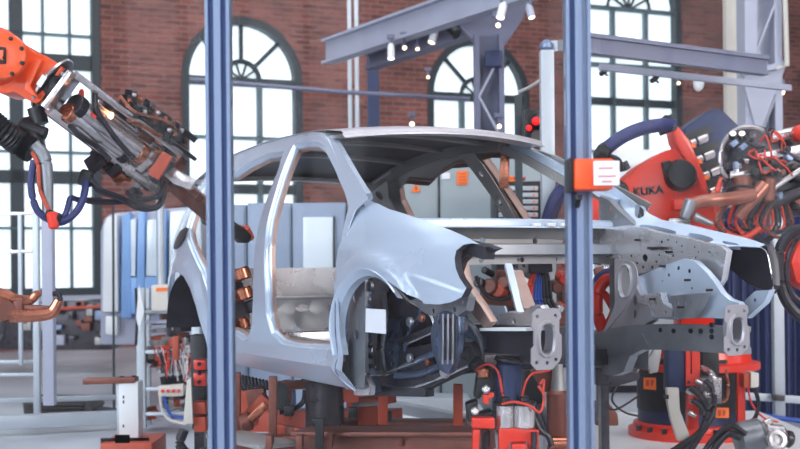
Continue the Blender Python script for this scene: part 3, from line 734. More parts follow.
# ---- near wing (fender)
FO = mix([(352, 204.5), (361, 201.5), (371, 200.5), (380, 204), (390, 209), (405, 213.5), (420, 218.5), (436, 224), (452, 230), (468, 236.5), (485, 244), (474, 243), (465, 244.5), (458, 250), (456, 258), (457, 268), (461, 278), (468, 288), (463, 297), (453, 302), (440, 304.5), (425, 304), (411, 299),
          (408, 290), (402, 281), (395, 275), (387, 271), (378, 269), (369, 270), (360, 274.5), (352, 282), (345, 291), (340, 302), (337.5, 317), (336.5, 335), (337, 352), (340, 368), (345, 378), (350, 384), (343, 384), (338, 376), (335.5, 360), (335.2, 335), (335.5, 300), (336.5, 263), (342, 243), (347, 222)], sf)
# widen the band beside the door so that the arch lip is a real strip of metal
FO2 = FO[:-11]
CXA, CZA = -.17, .40
bm = B()
outl = mix([(352, 204.5), (361, 201.5), (371, 200.5), (380, 204), (390, 209), (405, 213.5), (420, 218.5), (436, 224), (452, 230), (468, 236.5), (485, 244), (474, 243), (465, 244.5), (458, 250), (456, 258), (457, 268), (461, 278), (468, 288), (463, 297), (453, 302), (440, 304.5), (425, 303.5), (417, 301)], sf)
arcn = [(CXA + .352 * math.cos(a), CZA + .343 * math.sin(a)) for a in [R(52 + 6.0 * k) for k in range(21)]]
x0, z0 = outl[-1]
arcn = [p for p in arcn]
tail = mix([(356, 391), (347, 389), (340.5, 378), (336.5, 362), (335.8, 335), (336, 300), (337, 263), (342, 243), (347, 222)], sf)
poly = outl + arcn[2:] + [(CXA - .352, .36), (CXA - .345, .28), (CXA - .325, .225)] + tail
f = lambda u, v: (u, -sf(u, v) - .006, v)
panel(bm, poly, [], f, .022, -.003)
rim(bm, outl[9:] + arcn[2:] + [(CXA - .33, .30), (CXA - .315, .24)] + [(CXA - .36, .24), (CXA - .36, .9), (.0, .85)] if False else smooth2([(9, 9), (9.01, 9), (9.01, 9.01)], 1), lambda u, v: (u * 0, 0, -5), [(0, 0)], .03, 1) if False else None
obj('front_wing', bm, M['body'], car, local=True, ang=45, label='near front wing, smooth silver-blue panel over the empty wheel arch')
# arch lip and headlamp edge returns
def lip(loop, name, w, m, off=.0):
    bm = B(); rows = []
    for (u, v) in loop: 
        y = -sf(u, v) - .006; rows.append([bm.verts.new((u, y, v)), bm.verts.new((u, y + .01, v)), bm.verts.new((u, y + w, v))])
    for Aa, Bb in zip(rows, rows[1:]):
        for k in range(2): bm.faces.new((Aa[k], Aa[k + 1], Bb[k + 1], Bb[k]))
    return obj(name, bm, M[m], car, local=True)
bm = B(); rows = []
al = [(R(a), CZA) for a in range(46, 181, 6)] + [(math.pi, CZA - .04)]
for a, cz in al:
    r = []
    for q, dy in ((1.012, .0065), (1.0, .012), (.985, .008), (.955, -.004), (.91, -.02), (.89, -.05)):
        u, v = CXA + .352 * q * math.cos(a), cz + .343 * q * math.sin(a); r.append(bm.verts.new((u, -sf(u, max(v, .3)) - dy, v)))
    rows.append(r)
for Aa, Bb in zip(rows, rows[1:]):
    for k in range(5): bm.faces.new((Aa[k], Aa[k + 1], Bb[k + 1], Bb[k]))
obj('arch_flare', bm, M['body'], car, local=True, ang=25)
lip(outl[10:19], 'headlamp_flange', .03, 'dusky')
# wing rear seam strip beside pillar
strip('wing_support', [(-.35, -.70, .93), (-.1, -.70, .90), (.2, -.69, .85), (.42, -.66, .80)], .06, .05, 'dusky')
# ---- near wheel housing seen through the arch
def hp(pxl, yy): return [(K(a, b, 'y', yy).x, K(a, b, 'y', yy).z) for a, b in pxl]
yy = -.50
bm = B(); o = hp([(352, 270), (400, 262), (440, 285), (470, 305), (478, 330), (470, 360), (448, 378), (425, 390), (380, 392), (350, 388), (345, 330)], yy)
hl_ = [circ(K(a, b, 'y', yy).x, K(a, b, 'y', yy).z, r, 10) for a, b, r in ((372, 350, .014), (372, 360, .014), (373, 370, .014), (396, 352, .012), (397, 362, .012), (399, 372, .012), (420, 320, .02), (430, 345, .016))]
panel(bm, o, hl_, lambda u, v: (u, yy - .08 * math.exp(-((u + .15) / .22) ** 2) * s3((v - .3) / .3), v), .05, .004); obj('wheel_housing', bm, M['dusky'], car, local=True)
def press(name, pxl, yy, m, dep=.02, holes=(), thick=.004, label=None, step=.04):
    """pressed plate in a lengthwise plane of the body, bulging by dep"""
    o = hp(pxl, yy); c = Vector((sum(p[0] for p in o) / len(o), sum(p[1] for p in o) / len(o)))
    hs = [circ(K(a, b, 'y', yy).x, K(a, b, 'y', yy).z, r, 10, r if len(t) == 0 else t[0]) for a, b, r, *t in holes]
    Rm = max((Vector(p) - c).length for p in o)
    bm = B(); panel(bm, o, hs, lambda u, v: (u, yy - dep * math.cos(min(1, (Vector((u, v)) - c).length / Rm) * math.pi / 2), v), step, thick)
    rim(bm, o, lambda u, v: (u, yy - dep * math.cos(min(1, (Vector((u, v)) - c).length / Rm) * math.pi / 2), v), [(0, 0), (-.004, .012), (-.004, .03)], .05, -1)
    return obj(name, bm, M[m], car, local=True, label=label)
press('arch_brace', [(351, 298), (358, 290), (366, 288), (368, 330), (369, 352), (373, 378), (376, 392), (360, 393), (352, 380), (349, 350), (348, 320)], -.70, 'indigo', .02, [(364, 300, .012), (365, 312, .01), (361, 352, .012), (366, 375, .01)])
press('splash_plate', [(396, 313), (404, 316), (407, 345), (404, 372), (400, 388), (384, 388), (388, 350)], -.58, 'indigo', .05)
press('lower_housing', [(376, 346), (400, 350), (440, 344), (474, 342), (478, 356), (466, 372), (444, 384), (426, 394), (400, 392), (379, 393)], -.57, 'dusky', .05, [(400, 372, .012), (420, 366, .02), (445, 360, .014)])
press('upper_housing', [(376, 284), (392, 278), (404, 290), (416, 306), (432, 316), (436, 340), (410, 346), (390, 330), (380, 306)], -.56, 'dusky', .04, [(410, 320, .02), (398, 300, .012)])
for pl in ([(392, 282, -.62), (408, 300, -.64), (428, 312, -.66), (436, 330, -.66)], [(404, 345, -.62), (420, 338, -.64), (438, 330, -.66)], [(384, 374, -.63), (410, 364, -.63), (440, 352, -.65)], [(380, 386, -.64), (410, 388, -.63), (440, 378, -.62), (468, 366, -.6)]):
    bm = B(); tube(bm, [K(a, b, 'y', c) for a, b, c in pl], .006, 6); obj('pressed_edge', bm, M['bodylow'], car, local=True)  # bright strips drawn as highlights on the housing pressings
press('toe_plate', [(352, 372), (366, 372), (372, 386), (371, 395), (357, 395)], -.74, 'bodylow', .02, [(361, 385, .014)])
press('strut_housing', [(440, 309), (450, 306), (458, 311), (462, 330), (461, 352), (455, 366), (449, 374), (441, 370), (436, 352), (434, 330)], -.72, 'indigo', .04, [(446, 322, .006, .012), (446, 335, .006, .012), (446, 348, .006, .012), (452, 322, .006, .012), (452, 335, .006, .012), (452, 348, .006, .012)], label='oval pressed strut cover with slots')
press('lamp_bracket', [(412, 300), (430, 304), (455, 303), (467, 290), (473, 298), (471, 310), (462, 317), (445, 318), (430, 313)], -.70, 'rail', .03, [(461, 309, .012), (440, 311, .012), (468, 302, .008)])
for x0 in (443, 448, 453):
    bm = B(); tube(bm, [K(x0, 314, 'y', -.768), K(x0 + .3, 340, 'y', -.775), K(x0 - .5, 364, 'y', -.768)], .004, 6, False); obj('cover_rib', bm, M['plate'], car, local=True)
    bm = B(); bar(bm, K(x0 + 2.2, 318, 'y', -.772), K(x0 + 2.2, 360, 'y', -.772), .007, .006); obj('cover_slot', bm, M['black'], car, local=True)
for a, b, y, r, m in ((372, 345, -.71, .012, 'black'), (372, 356, -.71, .012, 'black'), (373, 366, -.71, .012, 'black'), (393, 340, -.66, .01, 'black'), (393, 352, -.66, .01, 'black'), (394, 364, -.66, .01, 'black'), (370, 300, -.71, .02, 'rail'), (372, 286, -.71, .025, 'rail'), (412, 322, -.66, .022, 'rail'), (424, 318, -.66, .018, 'oxcop'), (412, 358, -.64, .02, 'rail'), (430, 362, -.64, .016, 'rust'), (472, 338, -.56, .03, 'rail'), (478, 352, -.54, .02, 'steeld'), (466, 326, -.62, .022, 'plate'), (447, 371, -.70, .03, 'plate')):
    bm = B(); p = K(a, b, 'y', y); cyl(bm, p, p + Vector((0, -.02, 0)), r, 14, bev=.004); obj('housing_boss' if r > .013 else 'housing_hole', bm, M[m], car, local=True)
for pl, r, m in (([(404, 280, -.6), (418, 300, -.64), (420, 316, -.64), (410, 330, -.64), (405, 350, -.62)], .01, 'indigo'), ([(384, 292, -.62), (386, 320, -.64), (383, 350, -.64), (386, 376, -.62)], .012, 'rail'), ([(396, 376, -.64), (420, 374, -.64), (440, 366, -.64)], .014, 'indigo'), ([(462, 318, -.64), (472, 326, -.6), (480, 340, -.55), (482, 360, -.52)], .012, 'rail'), ([(455, 372, -.6), (470, 360, -.56), (478, 346, -.52)], .012, 'oxcop')):
    bm = B(); tube(bm, [K(a, b, 'y', c_) for a, b, c_ in pl], r, 8); obj('housing_pressing', bm, M[m], car, local=True)
for a, b_, w, m in (((400, 342, -.62), (440, 326, -.66), .03, 'dusky'), ((403, 368, -.6), (440, 352, -.64), .035, 'indigo'), ((430, 377, -.62), (470, 368, -.55), .05, 'dusky'), ((455, 322, -.66), (486, 345, -.5), .05, 'indigo'), ((370, 391, -.66), (430, 392, -.60), .05, 'dusky'), ((462, 350, -.6), (486, 372, -.5), .06, 'dusky')):
    bm = B(); bar(bm, K(a[0], a[1], 'y', a[2]), K(b_[0], b_[1], 'y', b_[2]), w, w * .8, bev=.006); obj('housing_brace', bm, M[m], car, local=True)
for pts, m in (([(371, 270, -.6), (368, 300, -.64), (367, 330, -.66), (362, 345, -.68), (353, 350, -.72), (351, 372, -.74)], 'black'), ([(352, 352, -.74), (358, 347, -.74), (366, 348, -.74)], 'black'), ([(404, 268, -.6), (390, 290, -.6), (381, 320, -.6), (378, 350, -.6)], 'dusky')):
    bm = B(); tube(bm, [K(a, b, 'y', c) for a, b, c in pts], .008, 6); obj('seam_sealer_line', bm, M[m], car, local=True)
bm = B(); p0, p1 = K(366, 332, 'y', -.80), K(386, 312, 'y', -.80); box(bm, (p0.x, -.803, p0.z), (p1.x, -.80, p1.z + .01)); obj('paper_tag', bm, M['paper'], car, local=True, label='white paper tag in the front wheel arch')
# ---- front rails, end plates, aprons
for s in (-1, 1):
    z = .455 if s < 0 else .425
    bm = B(); pr = catmull([Vector((-.42, s * .46, .36 if s < 0 else .34)), Vector((-.1, s * .46, z - .02)), Vector((.2, s * .48, z)), Vector((.62, s * .48, z + .005))], 6)
    sweep(bm, pr, lambda i, a, u: [a * .035 + u * .055, -a * .035 + u * .055, -a * .035 + u * .035, -a * .028 + u * .03, -a * .028 - u * .03, -a * .035 - u * .035, -a * .035 - u * .06, a * .035 - u * .06])
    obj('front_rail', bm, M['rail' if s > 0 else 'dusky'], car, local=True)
# perforations on the far rail
bm = B()
for a, b in ((612, 352), (618, 362), (625, 357), (606, 364), (633, 352), (650, 333), (660, 330), (673, 331), (690, 331), (700, 331), (711, 325), (711, 331), (711, 337)):
    bm = B(); p = K(a, b, 'y', .44); cyl(bm, p, p + Vector((0, .01, 0)), .011, 10); obj('rail_hole', bm, M['black'], car, local=True)
bm = B(); panel(bm, hp([(600, 345), (640, 333), (646, 345), (640, 350), (628, 356), (622, 372), (612, 376), (600, 374)], .42), [], lambda u, v: (u, .43, v), .08, -.05); obj('rail_root', bm, M['rail'], car, local=True)
for s in (-1, 1):
    c = K(547, 339, 'x', .64) if s < 0 else K(737, 330, 'x', .64)
    w, h = (.068, .115) if s < 0 else (.068, .105)
    o = [(-.7, -1), (.35, -1), (.55, -.9), (.85, -.75), (1, -.55), (1, .1), (.85, .2), (.85, .6), (1.0, .7), (.9, .95), (.6, 1), (-.6, 1), (-.95, .85), (-1, .4), (-.85, .3), (-.85, -.2), (-1.05, -.3), (-1.05, -.8)]
    o = [(c.y + a * w, c.z + b * h) for a, b in o]
    hole = smooth2([(c.y - w * .35, c.z - h * .38), (c.y + w * .3, c.z - h * .38), (c.y + w * .35, c.z + h * .38), (c.y - w * .35, c.z + h * .38)], 3)
    hs = [circ(c.y + a * w, c.z + b * h, .008, 8) for a, b in ((-.65, .75), (.6, .75), (-.7, -.75), (0, -.78), (.6, -.68))]
    bm = B(); fx = lambda u, v: (.64, u, v); panel(bm, o, [hole] + hs, fx, .05, -.006)
    rim(bm, hole, fx, [(0, 0), (-.006, .01), (-.014, .01), (-.018, 0)], .02, 1)
    rim(bm, hole, fx, [(0, 0), (.0, -.05)], .02, 1)
    obj('rail_end_plate', bm, M['plate'], car, local=True, ang=25, label=('near' if s < 0 else 'far') + ' rail end plate with an oblong hole')
# near low apron and tray visible between wing and rail
bm = B(); panel(bm, hp([(472, 305), (506, 306), (508, 313), (500, 316), (498, 328), (490, 329), (482, 318)], -.46), [], lambda u, v: (u, -.46 , v), .04, .01); obj('tray_wall', bm, M['body'], car, local=True)
bm = B(); a, b_ = K(490, 329, 'y', -.56), K(537, 329, 'y', -.56); bar(bm, a, b_, .10, .012, (0, 0, 1)); obj('tray_floor', bm, M['white'], car, local=True)
press('tray_plate', [(499, 328), (500, 317), (508, 312), (522, 314), (532, 306), (541, 306), (545, 312), (545, 328)], -.50, 'bodylow', .0, [(515, 321, .012), (535, 318, .012)])
press('wing_bracket', [(456, 256), (463, 262), (471, 285), (484, 305), (492, 322), (486, 328), (475, 312), (468, 302), (470, 290), (462, 275)], -.60, 'pink', .02, [(470, 277, .008)])
press('lamp_rail', [(456, 250), (462, 243), (484, 244), (496, 249), (488, 252), (470, 254), (462, 262), (457, 275)], -.66, 'dusky', .01, [(467, 250, .01)])
bm = B(); bar(bm, K(508, 265, 'y', -.36), K(521, 316, 'y', -.44), .03, .02); obj('brace_strut', bm, M['body'], car, local=True)
bm = B(); bar(bm, K(516, 272, 'y', -.33), K(530, 310, 'y', -.40), .05, .02); obj('brace_strut', bm, M['pink'], car, local=True)
# lower front crossmember
bm = B(); bar(bm, (.35, -.45, .40), (.35, -.12, .38), .08, .08, bev=.01); obj('lower_crossmember', bm, M['dusky'], car, local=True)
bm = B(); bar(bm, (-.32, -.46, .31), (-.32, .46, .31), .2, .08, bev=.01); obj('rear_crossmember', bm, M['dusky'], car, local=True)
# ---- far apron assembly
press('apron_plate', [(598, 229), (625, 226), (645, 228), (662, 233), (688, 238), (689, 259), (672, 264), (650, 272), (633, 276), (633, 262), (618, 258), (599, 256)], .56, 'bodylow', .015,
      [(648, 258, .018), (659, 262, .008), (655, 267, .008), (646, 267, .008), (662, 255, .006), (668, 252, .006), (675, 256, .006), (664, 242, .008), (670, 240, .006), (640, 263, .007), (623, 256, .008), (634, 256, .008), (683, 246, .005), (683, 252, .005), (678, 242, .005)], step=.03)
press('apron_corner', [(689, 238), (706, 243), (722, 246), (728, 251), (726, 264), (723, 280), (719, 286), (709, 272), (702, 262), (689, 259)], .55, 'bodylow', .01, [(696, 247, .006), (700, 252, .006), (697, 258, .006), (711, 252, .006), (706, 264, .006)], step=.03)
press('strut_tower', [(636, 277), (650, 273), (672, 265), (690, 259), (701, 261), (711, 270), (720, 281), (727, 293), (734, 300), (742, 303), (746, 309), (735, 314), (728, 318), (700, 317), (680, 319), (660, 318), (642, 300), (636, 288)], .50, 'body', .045, [(686, 268, .01), (697, 271, .01), (676, 275, .008), (669, 281, .006), (700, 288, .006)], step=.025, label='bright bulging strut tower pressing on the far side')
press('tower_bracket', [(671, 296), (706, 293), (702, 305), (694, 318), (676, 317)], .40, 'rail', .01, [(680, 303, .009), (688, 303, .009), (682, 311, .006), (694, 303, .006)], step=.03)
press('engine_bracket', [(637, 296), (662, 293), (665, 303), (674, 309), (673, 316), (658, 317), (652, 306), (638, 302)], .40, 'bodylow', .01, [(645, 299, .007), (656, 299, .007), (667, 312, .008)], step=.03)
press('apron_gusset', [(633, 277), (640, 292), (650, 306), (654, 320), (642, 327), (622, 334), (610, 345), (600, 352), (600, 345), (612, 328), (626, 308), (631, 292)], .47, 'plate', .01, [(637, 300, .016, .026), (637, 314, .014, .02), (641, 327, .008)], step=.03)
bm = B(); fy = lambda u, v: (u, .36, v); ho = smooth2(hp([(624, 267), (629, 268), (631, 280), (629, 293), (624, 296), (621, 288), (621, 275)], .36), 3)
panel(bm, smooth2(hp([(622, 262), (630, 261), (636, 268), (637, 282), (632, 297), (622, 312), (611, 325), (603, 332), (612, 312), (616, 296), (616, 272)], .36), 3), [ho], fy, .04, -.006); rim(bm, ho, fy, [(0, 0), (-.006, .012), (-.012, 0)], .02); obj('ring_bracket', bm, M['plate'], car, local=True)
press('apron_backing', [(625, 232), (690, 242), (718, 254), (712, 270), (722, 292), (735, 308), (700, 314), (650, 312), (628, 270)], .66, 'dusky', .0)  # dark sheet added behind the apron so its holes look shaded
# far top rail of the wing with its oval openings, inclined
yy = .72
def tilt(u, v): return (u, .74 - .10 * s3((interp(u, [(-.5, 1.02), (-.2, .95), (.1, .90), (.55, .83)]) + .05 - v) / .12), v)
bm = B(); hs = [smooth2(hp(q, yy), 3) for q in ([(648, 225), (660, 226), (681, 231), (682, 234), (664, 232), (652, 229)], [(696, 233), (712, 236), (721, 240), (715, 242), (698, 237)], [(632, 205), (638, 207), (644, 216), (640, 218), (634, 212)], [(730, 241), (742, 243), (746, 245), (734, 244)])]
panel(bm, hp([(604, 188), (608, 185), (618, 192), (632, 203), (648, 214), (662, 220), (690, 225), (716, 231), (748, 238), (768, 244), (765, 247), (746, 246), (733, 247), (729, 251), (714, 246), (690, 240), (664, 235), (648, 232), (636, 224), (628, 213), (616, 203)], yy), hs, tilt, .02, -.005)
for h in hs: rim(bm, h, tilt, [(0, 0), (.002, -.03)], .02)
obj('wing_top_rail', bm, M['body'], car, local=True, label='light blue-grey far wing rail with long slots')
press('far_wing', [(722, 243), (748, 246), (765, 246), (769, 262), (772, 285), (768, 292), (757, 289), (744, 284), (732, 273), (720, 262)], .745, 'dusky', -.03, (), label='inside of the far wing, dark brown')
press('wing_foot', [(747, 300), (757, 291), (770, 290), (766, 302), (755, 312), (748, 318), (744, 308)], .72, 'body', .01, [(757, 300, .008)])
bm = B(); tube(bm, [K(a, b, 'y', .76) for a, b in ((746, 245), (765, 250), (771, 270), (773, 290), (769, 297))], .004, 6); obj('wing_edge', bm, M['bodylow'], car, local=True)
bm = B()
for a, b, y in ((656, 249, .53), (672, 252, .53), (640, 240, .53), (665, 266, .46), (690, 280, .40), (712, 290, .42), (686, 262, .5), (655, 299, .38), (683, 307, .38), (699, 312, .44)):
    bm = B(); p = K(a, b, 'y', y); cyl(bm, p, p + Vector((0, -.03, 0)), .006, 8); obj('weld_stud', bm, M['steeld'], car, local=True)
bm = B(); bar(bm, K(648, 248, 'y', .52), K(666, 248, 'y', .52), .012, .012); obj('stud_bar', bm, M['steeld'], car, local=True)
# far inner wing triangle behind the screen
press('pillar_gusset', [(600, 196), (610, 200), (624, 214), (634, 224), (628, 226), (600, 226)], .66, 'rail', .01, [(612, 208, .01), (618, 216, .012)])
# ================================================================== ROBOTS AND TOOLS
def part(name, t, m, fn, **k):
    bm = B(); fn(bm); return obj(name, bm, M[m], t, **k)
def pcyl(name, t, m, a, b, r, r2=None, seg=18, bev=.006, **k): return part(name, t, m, lambda bm: cyl(bm, P(*a), P(*b), r, seg, r2, bev), **k)
def pbar(name, t, m, a, b, w, h=None, up=(0, 1, 0), bev=.005, **k): return part(name, t, m, lambda bm: bar(bm, P(*a), P(*b), h if h else w, w, up, bev) if False else bar(bm, P(*a), P(*b), w, h if h else w, up, bev), **k)
def ptube(name, t, m, pts, r, seg=8, **k): return part(name, t, m, lambda bm: tube(bm, [P(*p) for p in pts], r, seg), **k)
def pslab(name, t, m, px, Y, th, holes=(), bev=0., **k):
    def fn(bm):
        o = [P(a, b, Y) for a, b in px]
        f0 = bm.faces.new([bm.verts.new(v) for v in o])
        r = bmesh.ops.extrude_face_region(bm, geom=[f0]); vs = [e for e in r['geom'] if isinstance(e, bmesh.types.BMVert)]
        for v in vs: v.co.y += th
        if bev: bmesh.ops.recalc_face_normals(bm, faces=bm.faces); bmesh.ops.bevel(bm, geom=[e for e in bm.edges], offset=bev, segments=2, affect='EDGES', profile=.6, clamp_overlap=True)
    if holes: return part(name, t, m, lambda bm: slab(bm, px, Y, th, holes), **k)
    return part(name, t, m, fn, **k)
def plabel(name, t, m, px, Y, **k):
    return pslab(name, t, m, px, Y, .004, **k)
# ---- left robot wrist
LY = 5.35
t = thing('robot_wrist', 'orange robot wrist entering from the upper left edge, holding the boxy gripper', 'robot', P(20, 105, LY))
part('wrist_housing', t, 'orange', lambda bm: lathe(bm, P(9, 66, LY + .24), (0.06, -1, 0.0), [(0, .07), (.03, .10), (.12, .13), (.27, .13), (.33, .12), (.36, .10), (.37, .05)], 40))
part('cover_disc', t, 'orange', lambda bm: lathe(bm, P(5, 57, LY - .1), (0.06, -1, 0.0), [(0, .095), (.02, .102), (.04, .096), (.048, .07), (.05, .02)], 36))
def fn(bm):
    for a in range(8):
        q = P(6 + 24 * math.cos(R(a * 45 + 20)), 70 + 24 * math.sin(R(a * 45 + 20)), LY - .14); cyl(bm, q, q + Vector((.002, -.02, 0)), .009, 8)
for a in range(8):
    q = P(5 + 19 * math.cos(R(a * 45 + 20)), 57 + 19 * math.sin(R(a * 45 + 20)), LY - .13)
    part('cover_bolt', t, 'black', lambda bm: cyl(bm, q, q + Vector((.002, -.022, 0)), .009, 8, bev=.003))
pslab('logo_plate', t, 'inkk', [(-6, 46), (4.6, 47), (5, 63), (-6, 63)], LY - .165, .02, bev=.003)
pslab('logo_letter', t, 'orange', [(0, 50), (3.2, 50), (3.2, 56), (1.8, 57), (3.2, 60), (1.8, 60), (.8, 58), (.2, 60), (-1, 60)], LY - .169, .006)
pslab('arm_neck', t, 'orange', [(26, 44), (34, 52), (45, 55), (52, 60), (63, 67), (60, 74), (50, 88), (41, 101), (36, 104), (24, 98), (14, 92), (4, 94), (-8, 90), (-8, 60)], LY - .02, .22, bev=.03)
pslab('arm_rib', t, 'orange', [(34, 58), (42, 60), (30, 86), (34, 92), (38, 98), (24, 90), (26, 74)], LY - .06, .06, bev=.015)
plabel('data_label', t, 'paper', [(42.5, 74), (47, 77.5), (40.5, 87.5), (36, 84)], LY - .068)
part('tool_flange', t, 'steeld', lambda bm: lathe(bm, P(50, 82, LY + .07), P(58, 88.5, LY + .07) - P(50, 82, LY + .07), [(0, .10), (.004, .125), (.02, .128), (.025, .10), (.06, .10), (.065, .06)], 30))
part('flange_ring', t, 'steel', lambda bm: lathe(bm, P(51, 83, LY + .07), P(58, 88.5, LY + .07) - P(51, 83, LY + .07), [(0, .118), (.002, .135), (.012, .135), (.014, .118)], 34))
for k in range(5):
    q = P(60.5 - 4.6 * k, 73 + 7.5 * k, LY - .0)
    part('flange_bolt', t, 'steel', lambda bm: cyl(bm, q, q + Vector((.03, 0, -.02)), .012, 8))
# ---- gripper
t = thing('gripper_tool', 'silver and black boxy gripper tool with an open frame on the orange wrist', 'gripper', P(120, 180, 5.6))
def G(u, v, w=0.):
    """u along the tool 0..1, v across -1..1, w depth"""
    ax = (60 + 115 * u + (-17) * v * 1.0, 92 + 82 * u + 22 * -v * -1 * -1.0 if False else 92 + 82 * u + 19 * v) if False else None
    c = (62 + 108 * u, 92 + 80 * u); n = (-.59, .81)
    return P(c[0] + n[0] * 22 * v, c[1] + n[1] * 22 * v, 5.35 + .55 * u + w)
def gbar(name, m, a, b, w, h=None, bev=.004, **k): return part(name, t, m, lambda bm: bar(bm, G(*a), G(*b), w, h or w, (0, 1, 0), bev), **k)
def gcyl(name, m, a, b, r, r2=None, **k): return part(name, t, m, lambda bm: cyl(bm, G(*a), G(*b), r, 18, r2, .004), **k)
gbar('frame_plate', 'steel', (.0, -1, 0), (.0, 1, 0), .026, .17)
for w in (-.03, .16):
    gbar('frame_rail', 'steel', (0, -1, w), (.98, -.95, w), .03, .03)
    gbar('frame_rail', 'steel' if w < 0 else 'steeld', (0, 1, w), (1.02, 1.0, w), .04, .05)
gbar('frame_rail', 'rust', (.02, 1.12, -.02), (.95, 1.12, -.02), .03, .02)
gcyl('main_cylinder', 'steel', (.18, .12, -.05), (.72, .12, -.05), .046)
gcyl('main_cylinder', 'steel', (.14, .60, -.05), (.62, .60, -.05), .040)
gcyl('cylinder_cap', 'steeld', (.12, .12, -.05), (.19, .12, -.05), .052)
gcyl('cylinder_cap', 'copper', (.10, .60, -.05), (.16, .60, -.05), .044)
gcyl('cylinder_cap', 'steeld', (.60, .60, -.05), (.66, .60, -.05), .046)
gcyl('cylinder_cap', 'copper', (.7, .12, -.05), (.76, .12, -.05), .052)
for v in (-.6, -.42, -.2): gcyl('guide_rod', 'steel', (.25, v, .02), (.98, v, .02), .011)
gbar('slide_block', 'steeld', (.36, -.55, .06), (.46, -.55, .06), .09)
gbar('slide_block', 'rust', (.62, -.5, .06), (.72, -.5, .06), .10)
gbar('side_plate', 'rust', (.2, .92, .1), (.9, .92, .1), .05, .015)
gbar('side_plate', 'steeld', (.15, .38, .12), (.95, .38, .12), .02, .1)
gcyl('weld_flash', 'weld', (.39, -.44, -.02), (.405, -.44, -.02), .017)
rnd = random.Random(3)
for k in range(16):
    u = .42 + .56 * (k // 2) / 8 + rnd.uniform(-.02, .02); v = -1.25 - .32 * (k % 2); w = rnd.uniform(-.03, .08)
    gbar('valve_block', ['black', 'steeld', 'black', 'rust'][k % 4], (u, v, w), (u + .035, v - .08, w), .075, .06)
    gcyl('valve_fitting', ['copper', 'steel', 'black'][k % 3], (u + .02, v - .2, w - .03), (u + .045, v - .3, w - .03), .012)
rnd = random.Random(31)
for k in range(46):
    u = rnd.uniform(.3, 1.02); v = rnd.uniform(-1.0, 1.75 if u > .45 else .9); w = rnd.uniform(-.04, .08); q = rnd.random()
    mm = rnd.choice(['steel', 'steel', 'steeld', 'black', 'rust', 'copper', 'steeld', 'black'])
    if q < .5: gcyl('small_cylinder', mm, (u, v, w), (u + rnd.uniform(.04, .1), v + rnd.uniform(-.05, .05), w), rnd.uniform(.012, .024))
    else: gbar('small_block', mm, (u, v, w), (u + rnd.uniform(.02, .05), v, w), rnd.uniform(.03, .055), rnd.uniform(.03, .05))
gbar('valve_rail', 'steeld', (.48, -1.12, .02), (1.08, -1.15, .02), .02, .06)
gbar('valve_rail', 'black', (.55, -1.9, .05), (1.0, -1.85, .05), .03, .05)
for k, (u, v, m, s) in enumerate(((.78, .35, 'steel', .075), (.86, .1, 'steel', .06), (.86, .6, 'steel', .055), (.80, -.15, 'steel', .04), (.93, -.2, 'steeld', .07), (.90, .85, 'steeld', .08), (.72, .95, 'steel', .05), (.62, 1.35, 'steeld', .07), (.48, 1.3, 'steeld', .05), (.70, 1.55, 'copper', .055), (.5, 1.65, 'steeld', .08), (1.02, .75, 'rust', .06))):
    gbar('clamp_block', m, (u - .02, v, -.05 + .02 * (k % 3)), (u + .035, v + .05, -.05 + .02 * (k % 3)), s, s)
pslab('clamp_plate', t, 'brick_red', [(163, 151), (172, 157), (158, 180), (147, 173)], 5.72, .03, bev=.004, label='orange-red square clamp plate')
pslab('tool_arm_mount', t, 'steel', [(166, 164), (178, 170), (196, 180), (190, 190), (174, 184), (164, 176)], 5.85, .06, bev=.006)
part('electrode_arm', t, 'rust', lambda bm: (bar(bm, P(168, 178, 5.95), P(213, 220, 6.45), .085, .07, (0, 1, 0), .012, .06, .05)))
part('electrode_arm', t, 'copper', lambda bm: (bar(bm, P(178, 176, 5.9), P(212, 208, 6.4), .04, .05, (0, 1, 0), .01)))
part('electrode_holder', t, 'black', lambda bm: cyl(bm, P(208, 216, 6.4), P(243, 236, 6.8), .05, 16, .042, .01))
part('electrode_tip', t, 'brick_red', lambda bm: (cyl(bm, P(240, 229, 6.78), P(250, 234, 6.85), .024, 12, .02), cyl(bm, P(246, 228, 6.78), P(251, 238, 6.85), .02, 12)))
part('electrode_head', t, 'black', lambda bm: cyl(bm, P(238, 236, 6.76), P(249, 238, 6.82), .038, 14, .03, .01))
for pts, m, r in (([(88, 176, 5.5), (84, 190, 5.5), (86, 200, 5.5), (110, 202, 5.6), (140, 200, 5.7), (158, 196, 5.8), (166, 184, 5.9)], 'hosek', .014),
                  ([(90, 178, 5.5), (100, 190, 5.5), (120, 198, 5.6), (140, 208, 5.7), (158, 206, 5.8), (164, 192, 5.9), (160, 182, 5.9)], 'hosek', .016),
                  ([(128, 192, 5.6), (140, 204, 5.7), (156, 208, 5.8), (163, 196, 5.85)], 'hosek', .014),
                  ([(95, 93, 5.4), (96, 108, 5.4), (108, 128, 5.45), (122, 146, 5.5), (134, 158, 5.55)], 'steeld', .013),
                  ([(78, 100, 5.4), (82, 90, 5.4), (84, 106, 5.4), (96, 118, 5.4)], 'hoser', .008),
                  ([(120, 96, 5.5), (132, 110, 5.5), (148, 116, 5.6), (168, 122, 5.7), (176, 130, 5.8)], 'copper', .008),
                  ([(128, 120, 5.5), (146, 128, 5.6), (160, 136, 5.7)], 'copper', .01), ([(60, 115, 5.4), (80, 136, 5.4), (96, 146, 5.5), (110, 160, 5.5)], 'hosek', .012)):
    ptube('tool_hose', t, m, pts, r)
